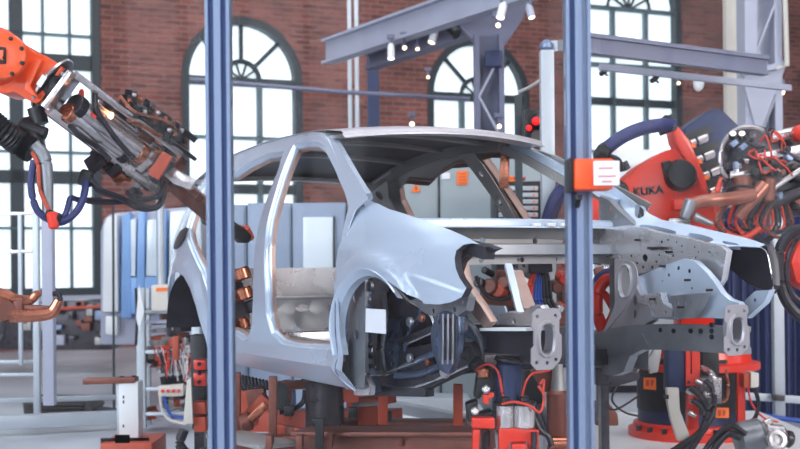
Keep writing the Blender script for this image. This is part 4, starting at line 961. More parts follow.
# dark umbilical of the left robot
t = thing('hose_package', 'black ribbed robot hose package at the left edge hanging in a red-tipped loop', 'hose', P(40, 225, 5.3))
part('ribbed_sleeve', t, 'black', lambda bm: ribbed(bm, [P(-14, 118, 5.25), P(4, 132, 5.25), P(20, 144, 5.3), P(32, 150, 5.3)], .058, 14, depth=.18))
part('clamp_body', t, 'black', lambda bm: (cyl(bm, P(26, 122, 5.4), P(40, 150, 5.3), .04, 14, .03, .01), cyl(bm, P(22, 126, 5.35), P(46, 134, 5.35), .028, 12), cyl(bm, P(36, 108, 5.4), P(40, 124, 5.4), .04, 12)))
part('grey_sleeve', t, 'rail', lambda bm: tube(bm, [P(34, 146, 5.3), P(44, 158, 5.3), P(47, 180, 5.3), P(48, 214, 5.3)], [.035, .024], 12))
ptube('blue_hose', t, 'navyrub', [(34, 160, 5.28), (31, 185, 5.28), (36, 208, 5.28), (48, 219, 5.28), (62, 222, 5.28), (76, 212, 5.32), (84, 196, 5.4), (86, 178, 5.5)], .016)
ptube('violet_hose', t, 'navyrub', [(52, 222, 5.3), (64, 216, 5.3), (68, 206, 5.35), (71, 198, 5.4), (80, 200, 5.5), (100, 200, 5.6)], .013)
ptube('orange_lead', t, 'brick_red', [(32, 152, 5.27), (38, 166, 5.27), (40, 190, 5.27), (50, 212, 5.27)], .009)
part('red_connector', t, 'red', lambda bm: (cyl(bm, P(52, 212, 5.25), P(54, 229, 5.25), .026, 12, .022, .008)))
part('connector_collar', t, 'black', lambda bm: (cyl(bm, P(46, 214, 5.26), P(60, 219, 5.26), .024, 12, .024, .006)))
part('hose_joint', t, 'black', lambda bm: cyl(bm, P(84, 186, 5.5), P(88, 170, 5.5), .034, 12, .03, .008))
# ---- lower left clamp arm
t = thing('clamp_arm', 'copper-coloured double clamp arm with hooked tips at the left edge', 'clamp arm', P(25, 320, 5.2))
part('upper_jaw', t, 'copper', lambda bm: tube(bm, [P(-12, 294, 5.2), P(4, 296, 5.2), P(16, 300, 5.2), P(30, 300, 5.2), P(37, 294, 5.2), P(41, 294, 5.2)], [.036, .012], 10))
part('lower_jaw', t, 'copper', lambda bm: tube(bm, [P(-12, 312, 5.2), P(10, 314, 5.2), P(32, 315, 5.2), P(50, 313, 5.2), P(55, 308, 5.2), P(59, 300, 5.2)], [.04, .02], 10))
part('lower_jaw_bar', t, 'rust', lambda bm: bar(bm, P(12, 309, 5.2), P(50, 311, 5.2), .045, .03, (0, 1, 0), .008))
part('hooked_tip', t, 'steeld', lambda bm: tube(bm, [P(57, 310, 5.2), P(60, 300, 5.2), P(58, 294, 5.2), P(53, 294, 5.2)], .012, 8))
part('jaw_link', t, 'rust', lambda bm: (bar(bm, P(20, 298, 5.2), P(19, 314, 5.2), .04, .05, (0, 1, 0), .006), cyl(bm, P(4, 310, 5.16), P(4, 310, 5.24), .045, 18)))
ptube('arm_cable', t, 'hosek', [(3, 316, 5.2), (3, 335, 5.2), (-4, 346, 5.2)], .012)
# ---- right robot: red arm
RY = 7.6
t = ROBOT = thing('red_robot', 'large red robot arm with dark maker lettering behind the front of the car', 'robot', P(655, 235, RY))
pslab('arm_casting', t, 'red', [(590, 250), (592, 214), (610, 192), (640, 165), (662, 152), (680, 146), (689, 150), (696, 168), (708, 190), (720, 214), (718, 240), (660, 262)], RY, .34, bev=.045)
pslab('arm_fin', t, 'red', [(671, 124), (679, 126), (690, 140), (702, 168), (709, 188), (704, 192), (694, 172), (682, 154), (675, 142)], RY - .05, .2, bev=.02)
part('elbow_dome', t, 'red', lambda bm: lathe(bm, P(596, 214, RY + .1), (-.1, -1, .1), [(0, .15), (.1, .15), (.16, .12), (.2, .03)], 24))
part('gear_cover', t, 'black', lambda bm: lathe(bm, P(617, 191, RY + .05), (0, -1, 0), [(0, .065), (.06, .062), (.075, .05), (.08, .01)], 24))
part('motor_bay', t, 'red', lambda bm: bar(bm, P(672, 205, RY - .02), P(712, 200, RY - .02), .07, .1, (0, 1, 0), .02))
part('motor_cover', t, 'black', lambda bm: (lathe(bm, P(678, 177, RY + .05), (0, -1, .1), [(0, .10), (.08, .10), (.12, .085), (.135, .02)], 26), bar(bm, P(663, 170, RY - .02), P(672, 168, RY - .02), .10, .06, (0, 1, 0), .01)))
part('motor_support', t, 'steel', lambda bm: bar(bm, P(668, 226, RY - .02), P(690, 226, RY - .02), .10, .06, (0, 1, 0), .01))
fx = P(648, 191, RY - .005)
text('maker_lettering', 'KUKA', t, 'inkk', .07, Matrix.Translation(fx) @ Matrix.Rotation(R(90), 4, 'X') @ Matrix.Rotation(R(5), 4, 'Z'), .004)
pslab('arm_bolt_plate', t, 'black', [(622, 163), (627, 160), (631, 168), (626, 171)], RY - .01, .06, bev=.004)
t = thing('dress_pack_hose', 'thick navy hose arching from the paper note up to the red arm', 'hose', P(640, 150, RY - .25))
part('hose_body', t, 'navyrub', lambda bm: tube(bm, [P(600, 155, RY - .3), P(612, 144, RY - .3), P(628, 134, RY - .3), P(648, 127, RY - .3), P(672, 124, RY - .2)], .042, 14))
part('hose_clamp', t, 'black', lambda bm: (cyl(bm, P(597, 150, RY - .3), P(608, 156, RY - .3), .06, 12, bev=.01), cyl(bm, P(598, 158, RY - .3), P(604, 148, RY - .3), .04, 10)))
part('hose_bracket', t, 'black', lambda bm: (bar(bm, P(658, 128, RY - .2), P(674, 122, RY - .2), .10, .08, (0, 1, 0), .01), bar(bm, P(664, 132, RY - .2), P(668, 116, RY - .2), .05, .07, (0, 1, 0), .01)))
part('cable_tail', t, 'hosek', lambda bm: tube(bm, [P(608, 156, RY - .3), P(618, 160, RY - .3), P(622, 170, RY - .25)], .018, 8))
# violet hose seen through the car windows
hose('purple_hose', 'navyrub', .05, [(548, 222, 7.9), (556, 200, 7.9), (566, 186, 7.9), (578, 172, 7.8)], None, 'purple hose curving up beside the far screen pillar', 'hose')
# black housing with cylinders
HY = 8.0
t = thing('black_tool_carrier', 'black angular housing with rows of silver cylinders, between the red arm and the round gripper', 'tool carrier', P(715, 215, HY))
pslab('housing', t, 'blue', [(684, 128), (712, 108), (723, 109), (738, 124), (752, 140), (760, 200), (730, 222), (712, 205), (700, 175), (688, 148)], HY, .4, bev=.03)
for k in range(5):
    x0, y0 = 686 + 6.5 * k, 137 + 16 * k
    pbar('mount_strip', t, 'black', (x0 - 2, y0 + 1, HY - .05), (x0 + 26, y0 - 9, HY - .05), .05, .03)
    for j in range(2):
        a = (x0 + 4 + j * 8, y0 + 5 - j * 3.5 + 2, HY - .1); b_ = (a[0] + 10, a[1] - 4.2, HY - .1)
        pcyl('silver_cylinder', t, 'steel', a, b_, .024)
        pcyl('cylinder_end', t, 'black', (a[0] - 2.5, a[1] + 1, HY - .1), a, .029)
    pcyl('silver_cylinder', t, 'steel', (x0 + 12, y0 + 6, HY - .1), (x0 + 22, y0 + 2, HY - .1), .018)
    pslab('warning_triangle', t, 'label', [(x0 + 4, y0 + 11), (x0 + 11, y0 + 10), (x0 + 7, y0 + 5)], HY - .13, .02)
# ---- round gripper on the right
QY = 7.0
t = thing('round_gripper', 'round welding gripper crowded with cables and copper pipes, at the right', 'gripper', P(755, 235, QY))
def fn(bm):
    c = P(749, 158, QY); rr = .165; ring = [c + Vector((rr * math.cos(R(a)), 0, rr * 1.08 * math.sin(R(a)))) for a in range(60, 250, 8)]
    tube(bm, ring, .014, 8, False)
part('hoop_rail', t, 'steel', fn)
pslab('back_plate', t, 'steeld', [(724, 140), (735, 128), (752, 124), (770, 128), (786, 138), (800, 146), (812, 150), (812, 215), (780, 218), (750, 208), (728, 200), (722, 170)], QY + .12, .06, bev=.01)
pbar('support_beam', t, 'steel', (756, 158, QY - .02), (815, 146, QY - .02), .05, .04)
pbar('support_beam', t, 'steeld', (725, 166, QY), (815, 178, QY), .05, .04)
pbar('support_beam', t, 'steel', (730, 176, QY - .03), (775, 168, QY - .03), .03, .03)
pcyl('support_tube', t, 'steel', (770, 138, QY + .1), (815, 128, QY + .1), .035)
pcyl('support_tube', t, 'steeld', (765, 205, QY), (815, 186, QY), .04)
pcyl('support_tube', t, 'steel', (770, 190, QY - .05), (815, 160, QY - .05), .018)
pcyl('support_tube', t, 'steeld', (780, 150, QY - .05), (815, 168, QY - .05), .016)
rnd = random.Random(11)
for k in range(26):
    a = 728 + 3.2 * k + rnd.uniform(-3, 3); b_ = rnd.uniform(166, 206); s = rnd.uniform(.04, .075)
    pbar('mechanism_block', t, rnd.choice(['steeld', 'rust', 'oxcop', 'steeld', 'black', 'steel']), (a, b_, QY + .02), (a + rnd.uniform(4, 12), b_ + rnd.uniform(-6, 6), QY - .02), s, s)
for k in range(34):
    a = rnd.uniform(728, 792); b_ = rnd.uniform(130, 205); w = rnd.uniform(-.1, .05); s = rnd.uniform(.022, .045)
    if (a - 745) ** 2 / 1600 + (b_ - 165) ** 2 / 1600 > 1.4: continue
    m = rnd.choice(['steeld', 'black', 'rust', 'steel', 'black', 'steeld', 'alu'])
    if k % 2: pcyl('sensor_body', t, m, (a, b_, QY + w), (a + rnd.uniform(-7, 7), b_ + rnd.uniform(-6, 6), QY + w - .05), s * .6)
    else: pbar('valve_block', t, m, (a, b_, QY + w), (a + rnd.uniform(4, 9), b_ + rnd.uniform(-4, 4), QY + w), s, s)
for a, b_ in ((733, 134), (742, 134)): part('gauge_dial', t, 'black', lambda bm: cyl(bm, P(a, b_, QY - .12), P(a, b_ + 4, QY - .1), .024, 18, bev=.006)); part('gauge_face', t, 'steel', lambda bm: cyl(bm, P(a, b_ - .6, QY - .125), P(a, b_, QY - .12), .018, 18))
for a, b_ in ((731, 146), (740, 149)): pbar('valve_coil', t, 'alu', (a, b_, QY - .12), (a + 6, b_ - 5, QY - .12), .03, .03)
part('motor_block', t, 'rust', lambda bm: cyl(bm, P(742, 176, QY - .1), P(742, 192, QY - .1), .05, 16, bev=.01))
part('motor_block', t, 'rust', lambda bm: cyl(bm, P(770, 178, QY - .12), P(768, 202, QY - .12), .035, 16, bev=.01))
part('pinch_arm', t, 'oxcop', lambda bm: tube(bm, [P(764, 186, QY - .12), P(752, 200, QY - .15), P(742, 212, QY - .15), P(738, 218, QY - .15)], [.045, .025], 12))
part('pinch_arm', t, 'oxcop', lambda bm: tube(bm, [P(752, 195, QY - .2), P(735, 198, QY - .25), P(712, 200, QY - .3), P(698, 202, QY - .3), P(690, 208, QY - .3), P(686, 218, QY - .3)], [.04, .028], 12))
part('electrode_cap', t, 'rail', lambda bm: (cyl(bm, P(692, 200, QY - .3), P(684, 220, QY - .3), .04, 14, .03, .01), cyl(bm, P(694, 216, QY - .3), P(712, 224, QY - .3), .025, 12, .015)))
rnd = random.Random(5)
for k in range(13):
    x0 = 728 + 4 * k; c0 = rnd.choice(['hoser', 'hosek', 'hosek', 'hoser', 'rust'])
    ptube('loop_cable', t, c0, [(x0, 200, QY - .05 * (k % 3)), (x0 - 10 + rnd.uniform(-4, 4), 222, QY - .08), (x0 + 2, 236 + rnd.uniform(-8, 6), QY - .05), (x0 + 16, 226, QY), (x0 + 22 - k, 200, QY)], rnd.choice([.008, .011, .014]))
for k in range(12):
    x0, y0 = rnd.uniform(752, 780), rnd.uniform(126, 160)
    ptube('signal_wire', t, 'hoser' if k % 4 else 'hosek', [(x0, y0, QY - .1), (x0 + rnd.uniform(-12, 8), y0 + rnd.uniform(-8, 8), QY - .16), (x0 + rnd.uniform(0, 14), y0 + rnd.uniform(4, 16), QY - .14), (x0 + rnd.uniform(8, 24), y0 + rnd.uniform(4, 20), QY - .08)], .0055)
ptube('red_loop', t, 'hoser', [(722, 178, QY - .05), (716, 200, QY - .05), (722, 228, QY - .05), (742, 238, QY - .1), (760, 228, QY - .1)], .016)
ptube('air_pipe', t, 'hosek', [(722, 198, QY - .1), (730, 188, QY - .12), (745, 186, QY - .15), (775, 190, QY - .1)], .008)
part('side_guard', t, 'dusky', lambda bm: bar(bm, P(728, 160, QY + .08), P(812, 190, QY + .08), .28, .04, (0, 1, 0), .01))
part('red_cap', t, 'red', lambda bm: lathe(bm, P(799, 134, QY + .05), (0, -1, 0), [(0, .05), (.08, .05), (.11, .03)], 18))
# right edge motor
t = thing('servo_motor', 'orange motor casing with a black hose loop at the right edge', 'motor', P(800, 290, 6.4))
pslab('motor_casing', t, 'red', [(791, 262), (799, 240), (812, 236), (812, 292), (796, 282)], 6.4, .2, bev=.02)
part('mount_post', t, 'steeld', lambda bm: box(bm, (P(812, 300, 6.5).x, 6.45, 0), (P(828, 300, 6.5).x, 6.6, P(812, 250, 6.4).z), .01))
ptube('black_hose', t, 'hosek', [(812, 228, 6.4), (792, 232, 6.4), (780, 250, 6.4), (779, 276, 6.4), (786, 300, 6.4), (800, 316, 6.4), (812, 322, 6.4)], .03, 10)
ptube('inner_hose', t, 'steeld', [(812, 234, 6.3), (796, 240, 6.3), (787, 262, 6.3), (790, 290, 6.3), (806, 306, 6.3)], .014, 8)
# ---- red wheel-like tool behind the engine bay
t = thing('red_tool_wheel', 'red curved tool frame with a purple hose inside the engine bay', 'tool', P(604, 330, 6.3))
part('red_rim', t, 'red', lambda bm: tube(bm, [P(603, 330, 6.3), P(597, 312, 6.3), P(598, 292, 6.3), P(606, 280, 6.3), P(614, 280, 6.3)], .032, 10))
part('red_spoke', t, 'red', lambda bm: (tube(bm, [P(597, 290, 6.3), P(606, 296, 6.3), P(614, 310, 6.3)], .02, 8), tube(bm, [P(603, 330, 6.3), P(612, 318, 6.3), P(616, 300, 6.3), P(613, 282, 6.3)], .024, 8)))
part('purple_hose', t, 'navyrub', lambda bm: tube(bm, [P(594, 316, 6.4), P(594, 290, 6.4), P(602, 276, 6.4), P(614, 272, 6.4)], .028, 10))
# ---- hanging wire loom in the engine bay
t = thing('wire_loom', 'bundle of red, blue and black wires hanging behind the cowl between the rails', 'wires', K(535, 315, 'x', -.75) and (CM @ K(540, 312, 'x', -.6)))
Yw = (CM @ K(540, 290, 'x', -.6)).y
rnd = random.Random(9)
for k, (x0, m) in enumerate(((530, 'hoser'), (533, 'hoser'), (536, 'hoseb'), (538.5, 'hoseb'), (541, 'hoseb'), (543, 'hosek'), (546, 'hosek'), (549, 'hosek'))):
    ptube('wire', t, m, [(541 + (x0 - 540) * .3, 263, Yw), (x0, 282, Yw), (x0 + (x0 - 540) * .25, 300, Yw), (x0 + (x0 - 540) * .5 + 6, 316, Yw)], .011)
part('wire_clamp', t, 'steeld', lambda bm: (bar(bm, P(528, 268, Yw - .02), P(552, 266, Yw - .02), .06, .05, (0, 1, 0), .01), cyl(bm, P(536, 262, Yw), P(546, 272, Yw), .035, 12)))
for k, (a, b_, r, m) in enumerate(((553, 285, .03, 'rust'), (560, 276, .03, 'red'), (561, 296, .025, 'rust'), (556, 306, .02, 'steel'), (566, 262, .03, 'brick_red'))):
    pcyl('loom_socket', t, m, (a, b_, Yw + .1), (a + 5, b_ + 3, Yw), r)
# ---- inner tools seen through the bay
t = thing('inner_clamp_unit', 'brown and white clamp unit inside the cabin, seen between wing and cowl', 'clamp unit', P(495, 305, 7.0))
part('clamp_body', t, 'rust', lambda bm: (bar(bm, P(480, 296, 7), P(520, 300, 7), .09, .12, (0, 1, 0), .02)))
for k, (a, b_, r, m) in enumerate(((478, 282, .03, 'steeld'), (488, 286, .045, 'rust'), (497, 290, .04, 'brick_red'), (503, 282, .035, 'rust'), (519, 284, .05, 'white'), (524, 296, .04, 'rust'), (484, 270, .02, 'black'), (512, 272, .03, 'steeld'))):
    pcyl('clamp_cylinder', t, m, (a, b_, 6.9), (a + 8, b_ + 4, 7), r)
ptube('cable', t, 'hosek', [(476, 276, 6.9), (484, 292, 6.9), (500, 300, 6.9), (520, 292, 6.9)], .012)
pbar('clamp_post', t, 'rust', (506, 298, 7.05), (506, 270, 7.05), .12, .08)
# ---- front clamp unit under the near rail
FY = 5.0
t = thing('front_clamp_unit', 'black and red clamp unit with two silver cylinders under the near rail end', 'clamp unit', Vector((P(505, 449, FY).x, FY, 0)))
part('unit_column', t, 'steeld', lambda bm: box(bm, (P(484, 449, FY).x, FY, 0), (P(530, 449, FY).x, FY + .15, P(505, 460, FY).z), .01))
pcyl('drive_body', t, 'blue', (508, 403, FY), (509, 362, FY), .055, bev=.01)
pcyl('drive_head', t, 'steeld', (508, 363, FY), (509, 358, FY), .06)
for a in (505, 524):
    pcyl('silver_cylinder', t, 'steel', (a, 428, FY - .05), (a, 404, FY - .05), .037 if a < 510 else .045, seg=24)
    pcyl('cylinder_cap', t, 'steeld', (a, 405, FY - .05), (a, 401, FY - .05), .05)
    pcyl('cylinder_rod', t, 'steeld', (a, 402, FY - .05), (a, 396, FY - .05), .02)
pslab('red_bracket', t, 'red', [(499, 427), (539, 430), (539, 462), (530, 462), (528, 442), (510, 442), (508, 462), (499, 462)], FY - .08, .06, bev=.006)
pslab('red_bracket', t, 'red', [(512, 444), (527, 444), (527, 462), (512, 462)], FY - .1, .06, bev=.006)
pslab('red_bracket', t, 'red', [(472, 418), (495, 418), (495, 429), (472, 428)], FY - .1, .08, bev=.006)
pslab('red_bracket', t, 'red', [(473, 430), (480, 430), (478, 462), (472, 462)], FY - .1, .06, bev=.004)
pslab('red_bracket', t, 'red', [(498, 364), (506, 366), (507, 392), (499, 397), (501, 380)], FY - .02, .05, bev=.004)
pslab('red_knob', t, 'red', [(524, 351), (532, 351), (532, 355), (530, 356), (530, 362), (526, 362), (526, 356), (524, 355)], FY - .1, .03, bev=.003)
pslab('red_knob', t, 'red', [(483, 395), (489, 395), (489, 393), (494, 393), (494, 397), (489, 399), (489, 405), (483, 403)], FY - .1, .04, bev=.003)
pslab('black_bracket', t, 'black', [(466, 404), (478, 400), (478, 414), (492, 410), (496, 418), (482, 426), (468, 422)], FY, .1, bev=.01)
pcyl('roller', t, 'steel', (475, 411, FY - .1), (475, 411, FY - .06), .017)
pcyl('roller', t, 'steel', (486, 389, FY - .1), (486, 389, FY - .05), .017)
pslab('valve_body', t, 'black', [(478, 372), (496, 368), (498, 392), (484, 392), (480, 400), (474, 398)], FY, .1, bev=.01)
pcyl('lower_leg', t, 'steeld', (486, 462, FY), (486, 430, FY), .02)
pcyl('lower_leg', t, 'rust', (490, 462, FY), (484, 428, FY), .018)
pcyl('bearing', t, 'copper', (484, 378, FY), (484, 368, FY), .03)
pbar('cross_plate', t, 'dusky', (497, 361, FY + .05), (540, 361, FY + .05), .05, .1)
for pts, r in (([(476, 370, FY), (488, 364, FY - .03), (498, 372, FY - .05), (502, 392, FY - .05), (504, 402, FY - .06)], .0055), ([(522, 396, FY - .06), (526, 382, FY - .08), (532, 374, FY - .08), (540, 372, FY - .08), (550, 370, FY - .05)], .0045), ([(502, 404, FY - .1), (515, 402, FY - .12), (530, 406, FY - .12), (540, 412, FY - .1), (544, 396, FY - .08), (538, 386, FY - .08)], .0055), ([(540, 384, FY - .08), (544, 380, FY - .08), (543, 392, FY - .08)], .005)):
    ptube('red_cable', t, 'hoser', pts, r)
ptube('black_cable', t, 'hosek', [(533, 414, FY - .05), (540, 430, FY - .05), (548, 436, FY - .05), (552, 446, FY - .05)], .012)
ptube('black_cable', t, 'hosek', [(534, 432, FY - .1), (534, 445, FY - .1), (530, 462, FY - .1)], .012)
# brown support cylinder
t = thing('support_cylinder', 'dark brown support cylinder with a tapered grey neck beside the near rail end', 'support', Vector((P(558, 449, 5.5).x, 5.5, 0)))
part('lower_column', t, 'rust', lambda bm: cyl(bm, Vector((P(558, 449, 5.5).x, 5.5, 0)), P(558, 449, 5.5), .05, 20))
part('cylinder_body', t, 'rust', lambda bm: lathe(bm, P(558, 448, 5.5), (0, 0, 1), [(0, .045), (.08, .045), (.09, .05), (.245, .05), (.25, .044), (.26, .036)], 24))
part('neck', t, 'inner', lambda bm: lathe(bm, P(558, 394, 5.5), (0, 0, 1), [(0, .036), (.05, .03), (.12, .024), (.22, .022)], 24))
part('foot_joint', t, 'copper', lambda bm: (cyl(bm, P(550, 443, 5.45), P(566, 443, 5.45), .03, 14), cyl(bm, P(558, 462, 5.5), P(558, 446, 5.5), .05, 16)))
pslab('side_flag', t, 'rust', [(530, 370), (556, 364), (556, 392), (544, 392), (536, 380)], 5.55, .02)
pbar('strut', t, 'steeld', (540, 404, 5.5), (556, 442, 5.5), .03)
pbar('strut', t, 'steeld', (536, 408, 5.5), (550, 442, 5.5), .02)

# ---- extra machine parts glimpsed between wing, cowl and rails
t = thing('background_tool', 'brown and orange blurred tool behind the engine bay, beside the hanging wires', 'tool', (P(585, 400, 7.8).x, 7.8, .221))
part('tool_column', t, 'rust', lambda bm: box(bm, (P(575, 330, 7.8).x, 7.8, .221), (P(592, 330, 7.8).x, 7.95, P(585, 262, 7.8).z), .01))
rnd = random.Random(77)
for k in range(18):
    x0, y0 = rnd.uniform(552, 612), rnd.uniform(258, 318)
    pbar('tool_piece', t, rnd.choice(['brick_red', 'rust', 'steel', 'black', 'orange', 'oxcop', 'steeld']), (x0, y0, 7.75), (x0 + rnd.uniform(4, 9), y0 + rnd.uniform(-3, 3), 7.75), rnd.uniform(.03, .07), .06)
part('lower_link', ROBOT, 'red', lambda bm: bar(bm, P(694, 332, 8.25), P(692, 232, 7.85), .24, .2, (0, 1, 0), .03, .2, .18))
# ================================================================== FIXTURE, BASES, BACKGROUND MACHINES
def fbox(name, m, px0, y0, px1, y1, Y, depth, label=None, cat=None, t=None, bev=.008, group=None, floor=False, kind=None):
    a, b_ = P(px0, y1, Y), P(px1, y0, Y); bm = B(); box(bm, (a.x, Y, 0 if floor else a.z), (b_.x, Y + depth, b_.z), bev)
    o = obj(name, bm, M[m], t)
    if label and t is None: tag(o, label, cat, group)
    return o
# welding fixture below the body
t = thing('body_fixture', 'oxide-red and brown welded fixture frame carrying the car body', 'fixture', Vector((P(360, 449, 6).x, 6, 0)))
for px, Y in ((262, 6.2), (300, 6.0), (400, 5.8), (465, 5.7), (262, 7.2), (460, 6.9)):
    part('floor_leg', t, 'rust', lambda bm: box(bm, (P(px, 440, Y).x - .04, Y - .04, 0), (P(px, 440, Y).x + .04, Y + .04, P(px, 444, Y).z), .005))
pbar('front_beam', t, 'rust', (228, 446, 6.2), (490, 440, 5.6), .10, .14)
pbar('front_beam_flange', t, 'inner', (225, 434, 6.15), (280, 446, 5.75), .22, .02, up=(0, 0, 1))
pbar('front_beam_flange', t, 'rust', (300, 431, 5.9), (492, 431, 5.6), .24, .02, up=(0, 0, 1))
pbar('rear_beam', t, 'brick_red', (225, 420, 7.4), (398, 420, 7.0), .12, .16)
pbar('rear_beam', t, 'alul', (372, 402, 8.6), (485, 424, 7.6), .07, .1)
pbar('rear_beam', t, 'rust', (340, 424, 6.6), (480, 425, 6.5), .05, .16)
for x, y0, y1, Y, w, m in ((273, 440, 376, 6.0, .04, 'rust'), (383, 424, 388, 6.3, .05, 'brick_red'), (458, 434, 384, 5.9, .045, 'brick_red'), (287, 420, 380, 6.9, .05, 'brick_red'), (249, 425, 382, 6.9, .10, 'brick_red'), (368, 424, 398, 6.5, .10, 'brick_red'), (352, 424, 380, 6.9, .06, 'brick_red'), (238, 430, 372, 6.4, .03, 'rust')):
    pbar('fixture_leg', t, m, (x, y0, Y), (x, y1, Y), w)
pbar('diagonal_brace', t, 'brick_red', (243, 424, 6.5), (268, 398, 6.5), .08, .08)
pbar('diagonal_brace', t, 'copper', (250, 420, 6.3), (266, 404, 6.3), .04, .04)
pbar('cross_tie', t, 'rust', (272, 386, 6.8), (310, 384, 6.8), .05)
pbar('cross_tie', t, 'brick_red', (345, 394, 6.8), (392, 396, 6.6), .08)
for x, y in ((270, 440), (300, 440), (330, 438), (400, 436), (440, 435)): pbar('stiffener', t, 'rust', (x, y + 8, 5.75), (x, y - 6, 5.75), .03, .12)
for k in range(4): pslab('fixture_plate', t, 'rust' if k % 2 else 'brick_red', [(276 + 9 * k, 424 + 2 * k), (300 + 9 * k, 428 + 2 * k), (300 + 9 * k, 438 + 2 * k), (276 + 9 * k, 434 + 2 * k)], 6.1 - .05 * k, .05, bev=.005)
for x, y, w in ((289, 410, .05), (353, 412, .05), (389, 416, .03)): part('black_clamp', t, 'black', lambda bm: bar(bm, P(x, y + 6, 6.3), P(x, y - 5, 6.3), w, w, (0, 1, 0), .006))
pslab('black_bracket', t, 'black', [(312, 419), (323, 419), (323, 462), (315, 462), (315, 424), (312, 424)], 5.6, .06, bev=.004)
pcyl('locating_pin', t, 'steel', (470, 432, 6.0), (470, 410, 6.0), .02)
part('rod', t, 'inner', lambda bm: tube(bm, [P(352, 405, 6.4), P(372, 404, 6.4), P(388, 402, 6.4)], .012, 8))
t = thing('pedestal', 'grey-brown tapered round pedestal under the middle of the car body', 'pedestal', P(325, 440, 6.2))
part('column', t, 'steeld', lambda bm: lathe(bm, P(325, 440, 6.3), (0, 0, 1), [(0, .12), (.03, .12), (.035, .105), (.30, .095), (.31, .12), (.33, .12)], 30))
part('base_ring', t, 'rust', lambda bm: lathe(bm, P(325, 446, 6.3), (0, 0, 1), [(0, .16), (.02, .16), (.03, .13)], 30))
t = thing('hanging_harness', 'dark cable loops and clamps hanging behind the sill beside the left guard post', 'cables', P(260, 400, 6.9))
rnd = random.Random(21)
for k in range(9):
    x0 = 238 + 3.4 * k; ptube('cable', t, rnd.choice(['hosek', 'steeld', 'hosek']), [(x0, 374 + .8 * k, 6.7), (x0 + 3, 386, 6.7), (x0 + 7, 388, 6.7), (x0 + 8, 377 + .8 * k, 6.7)], .012)
part('clamp_block', t, 'rust', lambda bm: bar(bm, P(248, 398, 6.7), P(266, 396, 6.7), .10, .1, (0, 1, 0), .01))
part('clamp_cam', t, 'black', lambda bm: (cyl(bm, P(280, 392, 6.5), P(280, 392, 6.6), .05, 12), cyl(bm, P(282, 402, 6.5), P(282, 402, 6.6), .045, 12)))
part('clamp_jaw', t, 'rust', lambda bm: (cyl(bm, P(240, 424, 6.4), P(252, 420, 6.4), .05, 12, bev=.01)))
part('curved_arm', t, 'hosek', lambda bm: tube(bm, [P(280, 412, 6.6), P(292, 410, 6.6), P(303, 402, 6.6), P(305, 390, 6.6)], .014, 8))
t = thing('blue_tank', 'light blue bottle-shaped container hanging under the sill', 'container', P(290, 412, 7.2))
part('tank_body', t, 'sky', lambda bm: (cyl(bm, P(288, 411, 7.2), P(288, 388, 7.2), .05, 16, .045, .015)))
part('tank_lid', t, 'white', lambda bm: (cyl(bm, P(288, 388, 7.2), P(288, 384, 7.2), .03, 12)))
# ---- left pedestal and orange plate
t = thing('side_pedestal', 'pale white-blue square pedestal with a brown top bar, standing on the orange plate', 'pedestal', P(128, 442, 7.6))
a, b_ = P(119, 442, 7.6), P(138, 382, 7.6)
part('post_body', t, 'white', lambda bm: box(bm, (a.x, 7.6, a.z), (b_.x, 7.75, b_.z), .006))
part('post_side', t, 'alul', lambda bm: box(bm, (a.x - .02, 7.63, a.z), (a.x + .001, 7.74, b_.z), .002))
pbar('top_bar', t, 'rust', (85, 381, 7.65), (137, 379.5, 7.65), .12, .035, up=(0, 0, 1))
part('bolt_head', t, 'black', lambda bm: (cyl(bm, P(122, 376, 7.65), P(122, 378.5, 7.65), .015, 8)))
part('bolt_head', t, 'black', lambda bm: (cyl(bm, P(134, 375.5, 7.65), P(134, 378, 7.65), .015, 8)))
for yy in (397, 402, 426): part('slot', t, 'black', lambda bm: box(bm, P(122.7, yy + 1.5, 7.597), P(124.3, yy - 1.5, 7.602)))
t = thing('orange_base_plate', 'orange-red machine plate at the lower left with bolts and a black block', 'machine base', P(120, 449, 7.3))
a, b_ = P(100, 452, 7.4), P(152, 443, 7.4)
part('plate', t, 'brick_red', lambda bm: box(bm, (a.x, 7.4, 0), (b_.x, 7.85, b_.z), .01))
part('black_block', t, 'black', lambda bm: box(bm, P(115, 443, 7.4), P(126, 437, 7.3) + Vector((0, .1, 0)), .004))
part('rear_lug', t, 'brick_red', lambda bm: box(bm, P(104, 445, 7.5), P(146, 440, 7.4) + Vector((0, .1, 0)), .01))
for x in (92, 98): part('bolt_head', t, 'steeld', lambda bm: cyl(bm, P(x + 12, 446, 7.5), P(x + 12, 438, 7.5), .022, 8))
# ---- guard fence, left
t = thing('guard_fence', 'grey metal guard fence in front of the left window', 'fence', (P(30, 330, 10.6).x, 10.6, 0))
def fb(name, a, b_, w, m='alul'): part(name, t, m, lambda bm: bar(bm, P(*a), P(*b_), w, w, (0, 1, 0), .006))
fb('fence_post', (36, 214, 10.6), (37.5, 422, 10.6), .055); fb('fence_post', (48, 214, 10), (50, 405, 10), .09, 'lilac'); fb('fence_post', (20, 214, 10.6), (21, 365, 10.6), .035)
for y in (214, 252): fb('fence_rail', (-12, y, 10.6), (38, y - .5, 10.6), .03, 'steel')
for y in (362, 375): fb('fence_rail', (-12, y, 10.7), (37, y - .5, 10.7), .03)
fb('fence_rail', (-12, 401, 10.5), (122, 397, 10.9), .045)
bm = B(); bar(bm, P(-14, 423, 10.1), P(122, 417, 10.5), .11, .12, (0, 1, 0), .01); tag(obj('kerb_beam', bm, M['alul']), 'wide pale floor beam running along the lower left', 'beam')
t = thing('ribbed_box', 'low dark ribbed box with a sloped end behind the pale floor beam', 'box', P(55, 417, 9.9))
pslab('box_body', t, 'mat', [(22, 400), (86, 401), (92, 409), (87, 417), (24, 417)], 11.05, .5, bev=.01)
